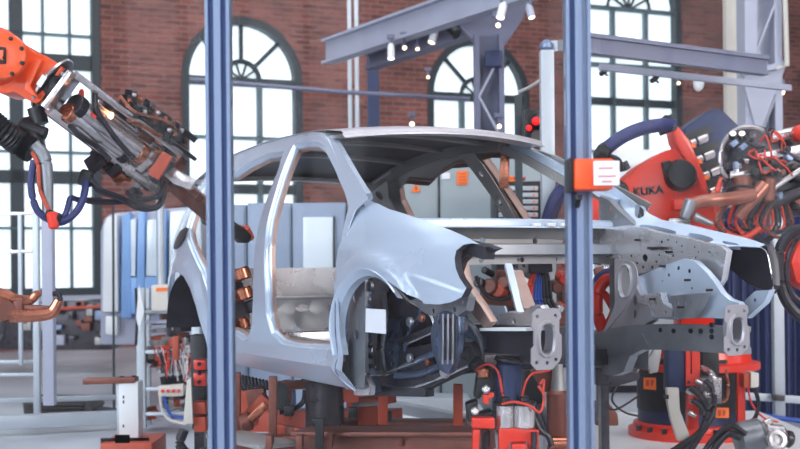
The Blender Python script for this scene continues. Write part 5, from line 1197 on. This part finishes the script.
for k in range(4): pslab('rib', t, 'mat', [(26, 404 + 3.6 * k), (84, 404 + 3.5 * k), (84, 405.4 + 3.5 * k), (26, 405.4 + 3.6 * k)], 11.02, .05)
hose('floor_hose', 'darkfr', .022, [(93, 413, 11.2), (104, 409, 11.2), (118, 411, 11.2)], None, 'dark green hose lying beside the ribbed box', 'hose')
# dark machinery below the left window
t = thing('conveyor_unit', 'dark low machine below the left window, blurred behind the fence', 'machine', P(80, 345, 14))
pslab('machine_body', t, 'steeld', [(-20, 302), (112, 300), (112, 350), (-20, 350)], 16, .8, bev=.02)
rnd = random.Random(4)
for k in range(34):
    x0 = 20 + rnd.uniform(0, 84); y0 = rnd.uniform(302, 344); pbar('machine_module', t, rnd.choice(['steeld', 'rust', 'inner', 'alu', 'black', 'lilac']), (x0, y0, 15.9), (x0 + rnd.uniform(4, 12), y0, 15.9), rnd.uniform(.04, .16), .1)
pbar('red_rail', t, 'brick_red', (50, 309, 15.85), (112, 306, 15.85), .04)
pipe('thin_mast', [(114, 409, 11.8), (113, 195, 11.8)], .012, 'darkfr', 'thin dark vertical wire in front of the white machine cabin', 'wire')
# ---- white and blue machine cabin
CYY = 12.0
t = thing('machine_cabin', 'white and light blue machine cabin with pale windows behind the gripper arm', 'cabin', (P(140, 330, CYY).x, CYY, 0))
pslab('cabin_wall', t, 'lilac', [(100, 345), (100, 232), (104, 218), (112, 213), (200, 206), (206, 345)], CYY + .1, 1.2, bev=.03)
pslab('lower_white_box', t, 'white', [(105, 316), (117, 316), (117, 336), (105, 334)], CYY - .02, .15, bev=.02)
pslab('white_panel', t, 'white', [(102, 312), (103, 226), (107, 217), (117, 214), (118, 312)], CYY - .02, .15, bev=.02)
for q in ([(121, 318), (122, 216), (130, 212), (131, 318)], [(136, 300), (138, 212), (145, 210), (144, 300)], [(158, 300), (160, 210), (166, 209), (166, 300)]): pslab('blue_pillar', t, 'sky', q, CYY - .03, .15, bev=.01)
pslab('blue_panel', t, 'sky', [(121, 278), (165, 276), (165, 312), (121, 315)], CYY - .02, .14, bev=.01)
for q in ([(124, 276), (125, 222), (136, 218), (135, 276)], [(146, 276), (147, 220), (157, 219), (157, 276)], [(169, 285), (170, 212), (200, 208), (202, 285)]): pslab('cabin_window', t, 'paleglass', q, CYY - .01, .12, bev=.005)
# ---- equipment rack
t = rack = thing('equipment_rack', 'aluminium equipment rack loaded with wiring, left of the rear wheel arch', 'rack', (P(165, 410, 10.30).x, 10.30, 0))
for x, Y in ((141, 10.30), (196, 10.30), (146, 10.80), (200, 10.80)): pbar('rack_post', t, 'alul', (x, 288 if x < 150 else 300, Y), (x + 1.2, 428, Y), .07)
for y in (312, 322, 352, 389, 414):
    pbar('rack_shelf', t, 'alul' if y != 322 else 'lilac', (140, y, 10.30), (205, y - 1, 10.30), .03, .05)
    pbar('rack_shelf_board', t, 'rail', (140, y - 1, 10.55), (205, y - 2, 10.55), .012, .45) if False else None
rnd = random.Random(17)
for k in range(78):
    x0, y0 = rnd.uniform(144, 196), rnd.uniform(300, 418)
    pbar('relay_block', t, rnd.choice(['rust', 'steeld', 'brick_red', 'black', 'inner', 'inner', 'steel']), (x0, y0, 10.40 + rnd.uniform(0, .2)), (x0 + rnd.uniform(3, 8), y0, 10.40), rnd.uniform(.03, .085), .1)
for k in range(22):
    x0 = rnd.uniform(160, 186); y0 = rnd.uniform(350, 362)
    ptube('rack_wire', t, rnd.choice(['hosew', 'hosew', 'hosek', 'steel', 'hoser', 'hosew']), [(x0, y0 + 12, 10.25), (x0 + rnd.uniform(-8, 4), y0 - 2, 10.22), (x0 + rnd.uniform(-2, 8), y0 - 4, 10.20), (x0 + rnd.uniform(0, 10), y0 + 20, 10.22)], .006)
pslab('terminal_block', t, 'cream', [(158, 386), (183, 384), (183, 396), (158, 397)], 10.20, .08, bev=.006)
for k in range(4): pcyl('red_terminal', t, 'red', (162.5 + 5.4 * k, 391, 10.20), (162.5 + 5.4 * k, 391, 10.17), .014, bev=.003)
ptube('wire_bundle', t, 'hosew', [(160, 396, 10.20), (162, 410, 10.20), (170, 420, 10.20), (186, 424, 10.20)], .012)
ptube('wire_bundle', t, 'hoseb', [(164, 396, 10.20), (170, 414, 10.20), (184, 418, 10.20)], .012)
t = thing('grey_control_box', 'pale grey control box with an orange label on top of the equipment rack', 'control box', P(161, 313, 10.25))
pslab('box_body', t, 'cream', [(151, 285), (171, 284), (171, 311), (151, 311)], 10.20, .3, bev=.012)
pslab('orange_label', t, 'label', [(156, 288), (168, 287.5), (168, 291), (156, 291.5)], 10.19, .02)
pcyl('box_mast', t, 'alul', (161, 285, 10.35), (160, 200, 10.35), .035)
t = rack
pslab('kite_plate', t, 'white', [(139, 285), (144, 312), (139, 330), (136, 318)], 10.10, .02)
ptube('plate_cable', t, 'hosek', [(136, 288, 10.15), (137, 320, 10.15), (136, 345, 10.15)], .012)
t = thing('red_valve_stack', 'red and black valve stack under the rear wheel arch', 'valve stack', P(198, 440, 7.2))
part('stand', t, 'steeld', lambda bm: box(bm, (P(194, 440, 7.35).x, 7.36, 0), (P(204, 440, 7.35).x, 7.48, P(200, 430, 7.35).z)))
pslab('valve_housing', t, 'black', [(190, 335), (206, 335), (207, 430), (192, 430)], 7.35, .15, bev=.01)
for k, (y0, y1) in enumerate(((360, 370), (373, 386), (402, 414), (417, 432))): pslab('red_module', t, 'red' if k < 2 else 'brick_red', [(193, y0), (205, y0), (206, y1), (194, y1)], 7.25, .12, bev=.008)
for k in range(3): pcyl('module_screw', t, 'black', (199, 364 + 9 * k, 7.25), (199, 364 + 9 * k, 7.22), .012)
ptube('black_pipe', t, 'hosek', [(184, 430, 7.2), (180, 445, 7.2), (192, 456, 7.2), (206, 450, 7.2)], .03)
pslab('white_guard', t, 'cream', [(187, 380), (191, 378), (193, 424), (183, 424)], 7.2, .03, bev=.004)
pbar('orange_strut', t, 'brick_red', (176, 360, 7.6), (176, 336, 7.6), .04)
t = thing('rear_mount', 'copper and steel clamp inside the rear door opening behind the left guard post', 'clamp', CM @ Vector((-2.0, -.45, .45)))
for k, (a, b_, r, m) in enumerate(((240, 268, .05, 'copper'), (242, 288, .055, 'copper'), (250, 300, .04, 'steeld'), (240, 318, .045, 'copper'), (256, 310, .03, 'black'), (262, 300, .03, 'black'))):
    pcyl('clamp_piece', t, m, (a, b_, 6.9), (a + 4, b_ + 12, 6.9), r, bev=.01)
# ---- control cabinets behind the car
def cabinet(px0, px1, ytop, Y, label, m, doors=1, glass=False, name='control_cabinet', dep=.5, group=None):
    a, b_ = P(px0, ytop, Y), P(px1, ytop, Y); t = thing(name, label, 'cabinet', ((a.x + b_.x) / 2, Y, 0), group)
    part('body', t, m, lambda bm: box(bm, (a.x, Y, .08), (b_.x, Y + dep, a.z), .012))
    part('plinth', t, 'steeld', lambda bm: box(bm, (a.x + .02, Y + .03, 0), (b_.x - .02, Y + dep - .02, .08)))
    w = (b_.x - a.x) / doors
    for k in range(doors):
        d = part('door', t, m, lambda bm: box(bm, (a.x + w * k + .015, Y - .025, .12), (a.x + w * (k + 1) - .015, Y + .002, a.z - .03), .006))
        part('door_handle', d, 'black', lambda bm: box(bm, (a.x + w * (k + 1) - .07, Y - .05, 1.0), (a.x + w * (k + 1) - .04, Y - .024, 1.16), .004))
    return t
cabinet(206, 246, 205, 10.9, 'blue-grey cabinet behind the left guard post', 'cabb')
cabinet(247, 291, 203, 10.9, 'blue-grey cabinet seen left through the front door opening', 'cabb')
t = cabinet(292, 346, 203, 10.9, 'blue-grey cabinet with a large pale glazed door, seen through the front door opening', 'cabb')
pslab('glazed_door', t, 'paleglass', [(303, 217), (333, 217), (333, 280), (303, 280)], 10.85, .03, bev=.006)
pslab('glazed_door_seal', t, 'darkfr', [(333, 216), (335, 216), (335, 281), (333, 281)], 10.84, .04)
t = cabinet(347, 438, 152, 10.9, 'tall grey cabinet with an orange warning triangle, seen through the windscreen opening', 'cab')
pslab('warning_triangle', t, 'label', [(411, 192), (421, 191.5), (416, 183)], 10.86, .02)
pslab('triangle_mark', t, 'inkk', [(415.6, 190), (416.5, 190), (416.4, 186), (415.7, 186)], 10.855, .02)
t = cabinet(439.5, 548, 152, 10.9, 'tall grey cabinet with an orange notice sheet, seen through the windscreen opening', 'cab')
pslab('notice_sheet', t, 'label', [(457, 171), (468, 171), (467, 185), (457, 185)], 10.86, .02)
for k in range(4): pslab('notice_line', t, 'brick_red', [(459, 173.5 + 3 * k), (466, 173.5 + 3 * k), (466, 174.4 + 3 * k), (459, 174.4 + 3 * k)], 10.855, .02)
pslab('white_label', t, 'paper', [(441.5, 173), (450, 172.5), (450, 179), (441.5, 179)], 10.86, .02)
t = thing('tool_chest', 'black tool chest with stacked silver drawers and orange items on top, behind the windscreen opening', 'tool chest', (P(518, 200, 9.9).x, 9.9, 0))
a, b_ = P(496, 225, 9.9), P(543, 181, 9.9)
part('chest_frame', t, 'black', lambda bm: box(bm, (a.x, 9.9, 0), (b_.x, 10.5, b_.z), .01))
for k in range(9):
    y0 = 186 + 6.6 * k
    d = pslab('drawer', t, 'alul', [(499, y0), (538, y0), (538, y0 + 4.6), (499, y0 + 4.6)], 9.87, .04, bev=.003)
    for x in (503, 518, 534): pslab('drawer_mark', d, 'label', [(x - 1, y0 + 1.2), (x + 1, y0 + 1.2), (x + 1, y0 + 3.2), (x - 1, y0 + 3.2)], 9.864, .01)
for k, (x0, x1_, y0, m) in enumerate(((500, 514, 183, 'label'), (515, 526, 183.5, 'brick_red'), (503, 520, 186, 'label'))): fbox('orange_tray', m, x0, y0 - 7, x1_, y0 - 4, 10.1, .25, 'orange tray on the tool chest, ' + ('left of the brick-red one', 'brick-red and rightmost', 'nearest the drawers')[k], 'tray', bev=.006)
bm = B(); bar(bm, P(504, 188, 6.8), P(505, 152, 6.8), .05, .04, (0, 1, 0), .004); tag(obj('roof_strap', bm, M['copper']), 'copper strap hanging from the roof edge inside the far window', 'strap')
# cabinet run under the windows further right
t = cabinet(600, 700, 150, 13.0, 'white framed machine housing behind the red arm', 'white', name='machine_housing'); 
for y in (160, 172): pbar('pale_rail', t, 'white', (600, y + 8, 12.9), (690, y - 2, 12.9), .05)
# ---- navy welding curtain and rails
t = thing('welding_curtain', 'dark navy welding curtain hanging behind the right side of the car', 'curtain', (P(730, 300, 10.8).x, 10.8, 0))
def fn(bm):
    xa, xb = P(690, 300, 10.8).x, P(835, 300, 10.8).x; z0, z1 = P(700, 428, 10.8).z, P(700, 170, 10.8).z; n = 90; rows = []
    for i in range(n + 1):
        x = xa + (xb - xa) * i / n; y = 10.8 + .03 * math.sin(i * .9) + .012 * math.sin(i * 2.3)
        rows.append([bm.verts.new((x, y, z0)), bm.verts.new((x, y, z1)), bm.verts.new((x, y + .01, z1)), bm.verts.new((x, y + .01, z0))])
    for A_, B_ in zip(rows, rows[1:]):
        for j in range(4): bm.faces.new((A_[j], A_[(j + 1) % 4], B_[(j + 1) % 4], B_[j]))
    bm.faces.new(rows[0]); bm.faces.new(rows[-1])
part('curtain_sheet', t, 'navy', fn)
pbar('curtain_rod', t, 'alul', (688, 169, 10.75), (835, 171, 10.75), .04)
t = thing('curtain_frame', 'pale aluminium frame with one upright and a low rail in front of the navy curtain', 'frame', (P(778, 400, 10).x, 10, 0))
pbar('upright', t, 'alul', (776, 190, 10), (779, 421, 10), .085)
pbar('low_rail', t, 'alul', (690, 392, 10.02), (830, 402, 10.02), .06)
pcyl('blue_pipe', t, 'hoseb', (755, 414, 9.9), (830, 426, 9.9), .018)
part('rail_joint', t, 'steeld', lambda bm: bar(bm, P(772, 397, 9.93), P(784, 398, 9.93), .05, .06, (0, 1, 0), .004))
bm = B(); bar(bm, P(596, 290, 10), P(596, 420, 10), .05, .05, (0, 1, 0)); tag(obj('thin_frame_post', bm, M['alul']), 'thin aluminium post just right of the right guard post, behind the car', 'post')
# ---- platform
a = P(600, 424, 9.4); bm = B(); box(bm, (P(575, 430, 8).x, 7.0, 0), (P(830, 430, 8).x, 9.6, .22), .02); tag(obj('robot_platform', bm, M['white']), 'white low platform under the red robot base', 'platform')
# ---- right robot base
BY = 8.3
t = thing('floor_robot', 'big red robot foot with dark navy drum sides on the white platform', 'robot base', (P(691, 430, BY).x, BY, .22))
bx = P(691, 430, BY).x; zf = lambda y: P(691, y, BY).z
part('base_flange', t, 'red', lambda bm: lathe(bm, (bx, BY, .22), (0, 0, 1), [(0, .42), (.05, .42), (.06, .39), (.09, .385), (.10, .36)], 40))
part('drum', t, 'blue', lambda bm: lathe(bm, (bx, BY, .32), (0, 0, 1), [(0, .355), (zf(368) - .32, .345)], 40))
part('drum_band', t, 'black', lambda bm: lathe(bm, (bx, BY, .40), (0, 0, 1), [(0, .358), (.01, .36), (.34, .355), (.35, .35)], 40))
part('top_flange', t, 'red', lambda bm: lathe(bm, (bx + .05, BY, zf(369)), (0, 0, 1), [(0, .39), (.01, .41), (.05, .41), (.06, .36)], 40))
part('turret', t, 'red', lambda bm: lathe(bm, (bx + .08, BY, zf(362)), (0, 0, 1), [(0, .33), (.1, .31), (.22, .27), (.24, .2)], 36))
for k in range(10):
    a_ = R(200 + 16 * k); q = Vector((bx + .405 * math.cos(a_), BY + .405 * math.sin(a_), .27)); part('base_bolt', t, 'steeld', lambda bm: cyl(bm, q, q + Vector((0, 0, .035)), .018, 6))
pbar('red_column', t, 'red', (741, 428, 7.95), (740, 372, 7.95), .05)
for q in ([(644, 378), (656, 378), (656, 390), (644, 389)], [(716, 408), (729, 408), (729, 418), (716, 418)]):
    d = pslab('warning_label', t, 'label', q, 7.93, .02)
    pslab('label_mark', d, 'brick_red', [(q[0][0] + 2, q[0][1] + 2), (q[0][0] + 5, q[0][1] + 2), (q[0][0] + 5, q[0][1] + 8), (q[0][0] + 2, q[0][1] + 8)], 7.925, .01)
    pslab('label_mark', d, 'brick_red', [(q[0][0] + 7, q[0][1] + 2), (q[0][0] + 10, q[0][1] + 2), (q[0][0] + 9, q[0][1] + 7), (q[0][0] + 7, q[0][1] + 8)], 7.925, .01)
# tool in front of the base
TY = 7.4
t = thing('rear_clamp_unit', 'red slotted plate with grey cylinders and bundled hoses in front of the robot drum', 'clamp unit', P(695, 430, TY))
pslab('navy_tower', t, 'blue', [(668, 338), (685, 338), (685, 392), (668, 392)], TY, .14, bev=.008)
pslab('tower_cap', t, 'blue', [(670, 334), (683, 334), (684, 340), (669, 340)], TY - .01, .12, bev=.01)
pslab('red_plate', t, 'red', [(686, 338), (703, 338), (703, 350), (700, 350), (700, 378), (703, 380), (703, 386), (686, 386)], TY - .02, .07, holes=([(690.5, 350), (692, 350), (692, 374), (690.5, 374)],))
pslab('red_plate', t, 'red', [(688, 392), (699, 392), (699, 430), (688, 430)], TY, .07, bev=.006)
for y in (342, 382): 
    for x in (689, 697): pcyl('plate_bolt', t, 'black', (x, y, TY - .02), (x, y, TY - .04), .008, bev=.002)
pslab('motor_body', t, 'black', [(702, 347), (719, 347), (720, 376), (702, 376)], TY + .05, .16, bev=.01)
pslab('grey_block', t, 'rail', [(700, 378), (722, 378), (722, 404), (708, 404), (708, 392), (700, 392)], TY - .02, .12, bev=.008)
for y in (384, 394): pcyl('grey_cylinder', t, 'steel', (703, y, TY - .06), (720, y, TY - .06), .022)
for k, (a_, b_) in enumerate(((686, 390), (690, 400), (695, 380), (688, 412))): pcyl('hose_fitting', t, 'steel', (a_, b_, TY - .06), (a_ + 8, b_ + 4, TY - .06), .016)
pslab('white_leg', t, 'cream', [(667, 388), (679, 388), (680, 410), (686, 426), (692, 440), (678, 441), (671, 420), (667, 400)], TY - .08, .05, bev=.006)
pslab('leg_clip', t, 'black', [(665, 395), (669, 395), (669, 399), (665, 399)], TY - .1, .05, bev=.003)
for k, (pts, m) in enumerate((([(690, 388, TY - .08), (702, 398, TY - .1), (708, 412, TY - .12), (702, 430, TY - .12), (680, 446, TY - .12), (664, 456, TY - .12)], 'hosek'), ([(692, 400, TY - .08), (702, 408, TY - .1), (704, 424, TY - .12), (692, 442, TY - .12), (676, 458, TY - .12)], 'hosek'),
        ([(705, 380, TY - .08), (714, 392, TY - .1), (712, 416, TY - .12), (700, 436, TY - .12), (686, 458, TY - .12)], 'steeld'), ([(702, 368, TY), (712, 374, TY - .1), (716, 390, TY - .1), (712, 410, TY - .1)], 'steel'))):
    ptube('clamp_hose', t, m, pts, .018)
ptube('spring_cable', t, 'copper', [(726, 370, TY + .3), (728, 384, TY + .2), (727, 398, TY + .2), (722, 402, TY + .2)], .01)
t = thing('terminal_box', 'small cream and red terminal box right of the robot drum', 'box', P(752, 386, 7.9))
pslab('box_body', t, 'cream', [(751, 372), (759, 373), (759, 387), (751, 388)], 7.8, .12, bev=.006)
pslab('red_socket', t, 'brick_red', [(744, 374), (751, 374), (751, 388), (744, 388)], 7.82, .1, bev=.006)
ptube('terminal_wire', t, 'hosek', [(754, 388, 7.85), (758, 400, 7.85), (756, 416, 7.85), (748, 424, 7.85)], .014)
ptube('terminal_wire', t, 'hoser', [(748, 388, 7.85), (752, 404, 7.85), (764, 418, 7.85), (778, 422, 7.85)], .007)
# floor motor lower right
t = thing('floor_gear_motor', 'grey cast gear motor lying at the lower right on the platform', 'motor', P(755, 446, 7.1))
pcyl('gear_case', t, 'rail', (735, 440, 7.1), (765, 434, 7.1), .10, bev=.03)
pcyl('motor_body', t, 'steel', (762, 436, 7.1), (785, 438, 7.1), .075, bev=.02)
pcyl('end_cap', t, 'steeld', (784, 438, 7.1), (793, 440, 7.1), .05, bev=.015)
part('mounting_ring', t, 'steel', lambda bm: lathe(bm, P(775, 440, 7.0), (0, -1, .2), [(0, .06), (.05, .06), (.06, .05), (.061, .03), (.03, .028)], 24))
part('shaft_boss', t, 'steel', lambda bm: cyl(bm, P(764, 424, 7.1), P(772, 420, 7.1), .022, 12, bev=.006))
ptube('motor_cable', t, 'hosek', [(740, 438, 7.0), (728, 434, 7.0), (716, 446, 7.0), (710, 460, 7.0)], .022)
ptube('motor_cable', t, 'hosek', [(746, 434, 7.0), (730, 426, 7.0), (714, 438, 7.0), (700, 458, 7.0)], .016)
# brown tool behind rail, left of the drum
t = thing('brown_clamp_body', 'rust-brown clamp body under the far rail, right of the right guard post', 'clamp', P(615, 420, 6.6))
pslab('clamp_body', t, 'steeld', [(596, 366), (622, 366), (640, 364), (640, 380), (618, 386), (596, 386)], 6.5, .16, bev=.012)
pslab('lower_foot', t, 'rust', [(596, 404), (610, 404), (618, 414), (619, 426), (596, 426)], 7.3, .2, bev=.012)
part('floor_leg', t, 'steeld', lambda bm: box(bm, (P(600, 380, 6.55).x, 6.52, 0), (P(608, 380, 6.55).x, 6.62, P(600, 386, 6.5).z)))
pcyl('grey_leg', t, 'rail', (602, 420, 7.2), (602, 384, 7.2), .035)
ptube('thin_cable', t, 'hosek', [(612, 385, 6.8), (606, 398, 6.8), (614, 410, 6.8), (640, 395, 7.2)], .006)
ptube('thin_cable', t, 'hosek', [(618, 384, 6.8), (612, 400, 6.8), (624, 412, 7), (638, 416, 7.2)], .006)
pcyl('pivot', t, 'copper', (654, 372, 7.2), (656, 352, 7.2), .03)
pslab('brass_lever', t, 'inner', [(648, 360), (656, 346), (662, 350), (658, 372), (650, 374)], 7.1, .05, bev=.006)
# pale blue box seen low behind fixture
fbox('pale_floor_duct', 'alul', 395, 398, 470, 411.5, 9.75, .4, 'pale aluminium duct low behind the fixture, under the wheel arch', 'duct', floor=False)
fbox('white_bench', 'white', 392, 412, 485, 430, 9.7, .6, 'long white bench on the floor behind the fixture', 'bench', floor=True)
# tiny slot in the brick wall: round service hub
# ------------------------------------------------------------------ light and view
w = bpy.data.worlds.new('hall_sky'); C.world = w; w.use_nodes = True
w.node_tree.nodes['Background'].inputs[0].default_value = (.8, .88, 1, 1); w.node_tree.nodes['Background'].inputs[1].default_value = .08
def area(name, loc, aim, sx, sy, e, col=(1, 1, 1)):
    l = bpy.data.lights.new(name, 'AREA'); l.shape = 'RECTANGLE'; l.size = sx; l.size_y = sy; l.energy = e; l.color = col
    o = bpy.data.objects.new(name, l); COL.objects.link(o); o.location = loc
    d = Vector(aim) - Vector(loc); o.rotation_euler = d.to_track_quat('-Z', 'Y').to_euler(); return o
area('skylight_lamp', (1, 4, 10.7), (1, 6, 0), 9, 5, 500, (1, .97, .95))  # unseen overhead fill added to even out the light
area('window_daylight', (-9, -3, 5), (1, 6, .8), 6, 5, 1050, (.84, .91, 1))  # added key light from the left, tinted like daylight
area('warm_hall_lamp', (8, -1, 4.5), (2, 6, 1), 3, 3, 520, (1, .9, .86))  # added warm light from the right, without a fitting
area('wall_wash', (2, 12, 10), (1, 22, 3), 14, 2, 550, (1, .95, .92))  # added light aimed at the brick wall, without a fitting
vs = C.view_settings; vs.view_transform = 'Standard'; vs.look = 'None'; vs.gamma = 1; vs.exposure = 0; vs.use_curve_mapping = False
C.cycles.use_denoising = True; C.cycles.max_bounces = 6; C.cycles.transparent_max_bounces = 12; C.cycles.sample_clamp_indirect = 4; C.cycles.caustics_reflective = False; C.cycles.caustics_refractive = False
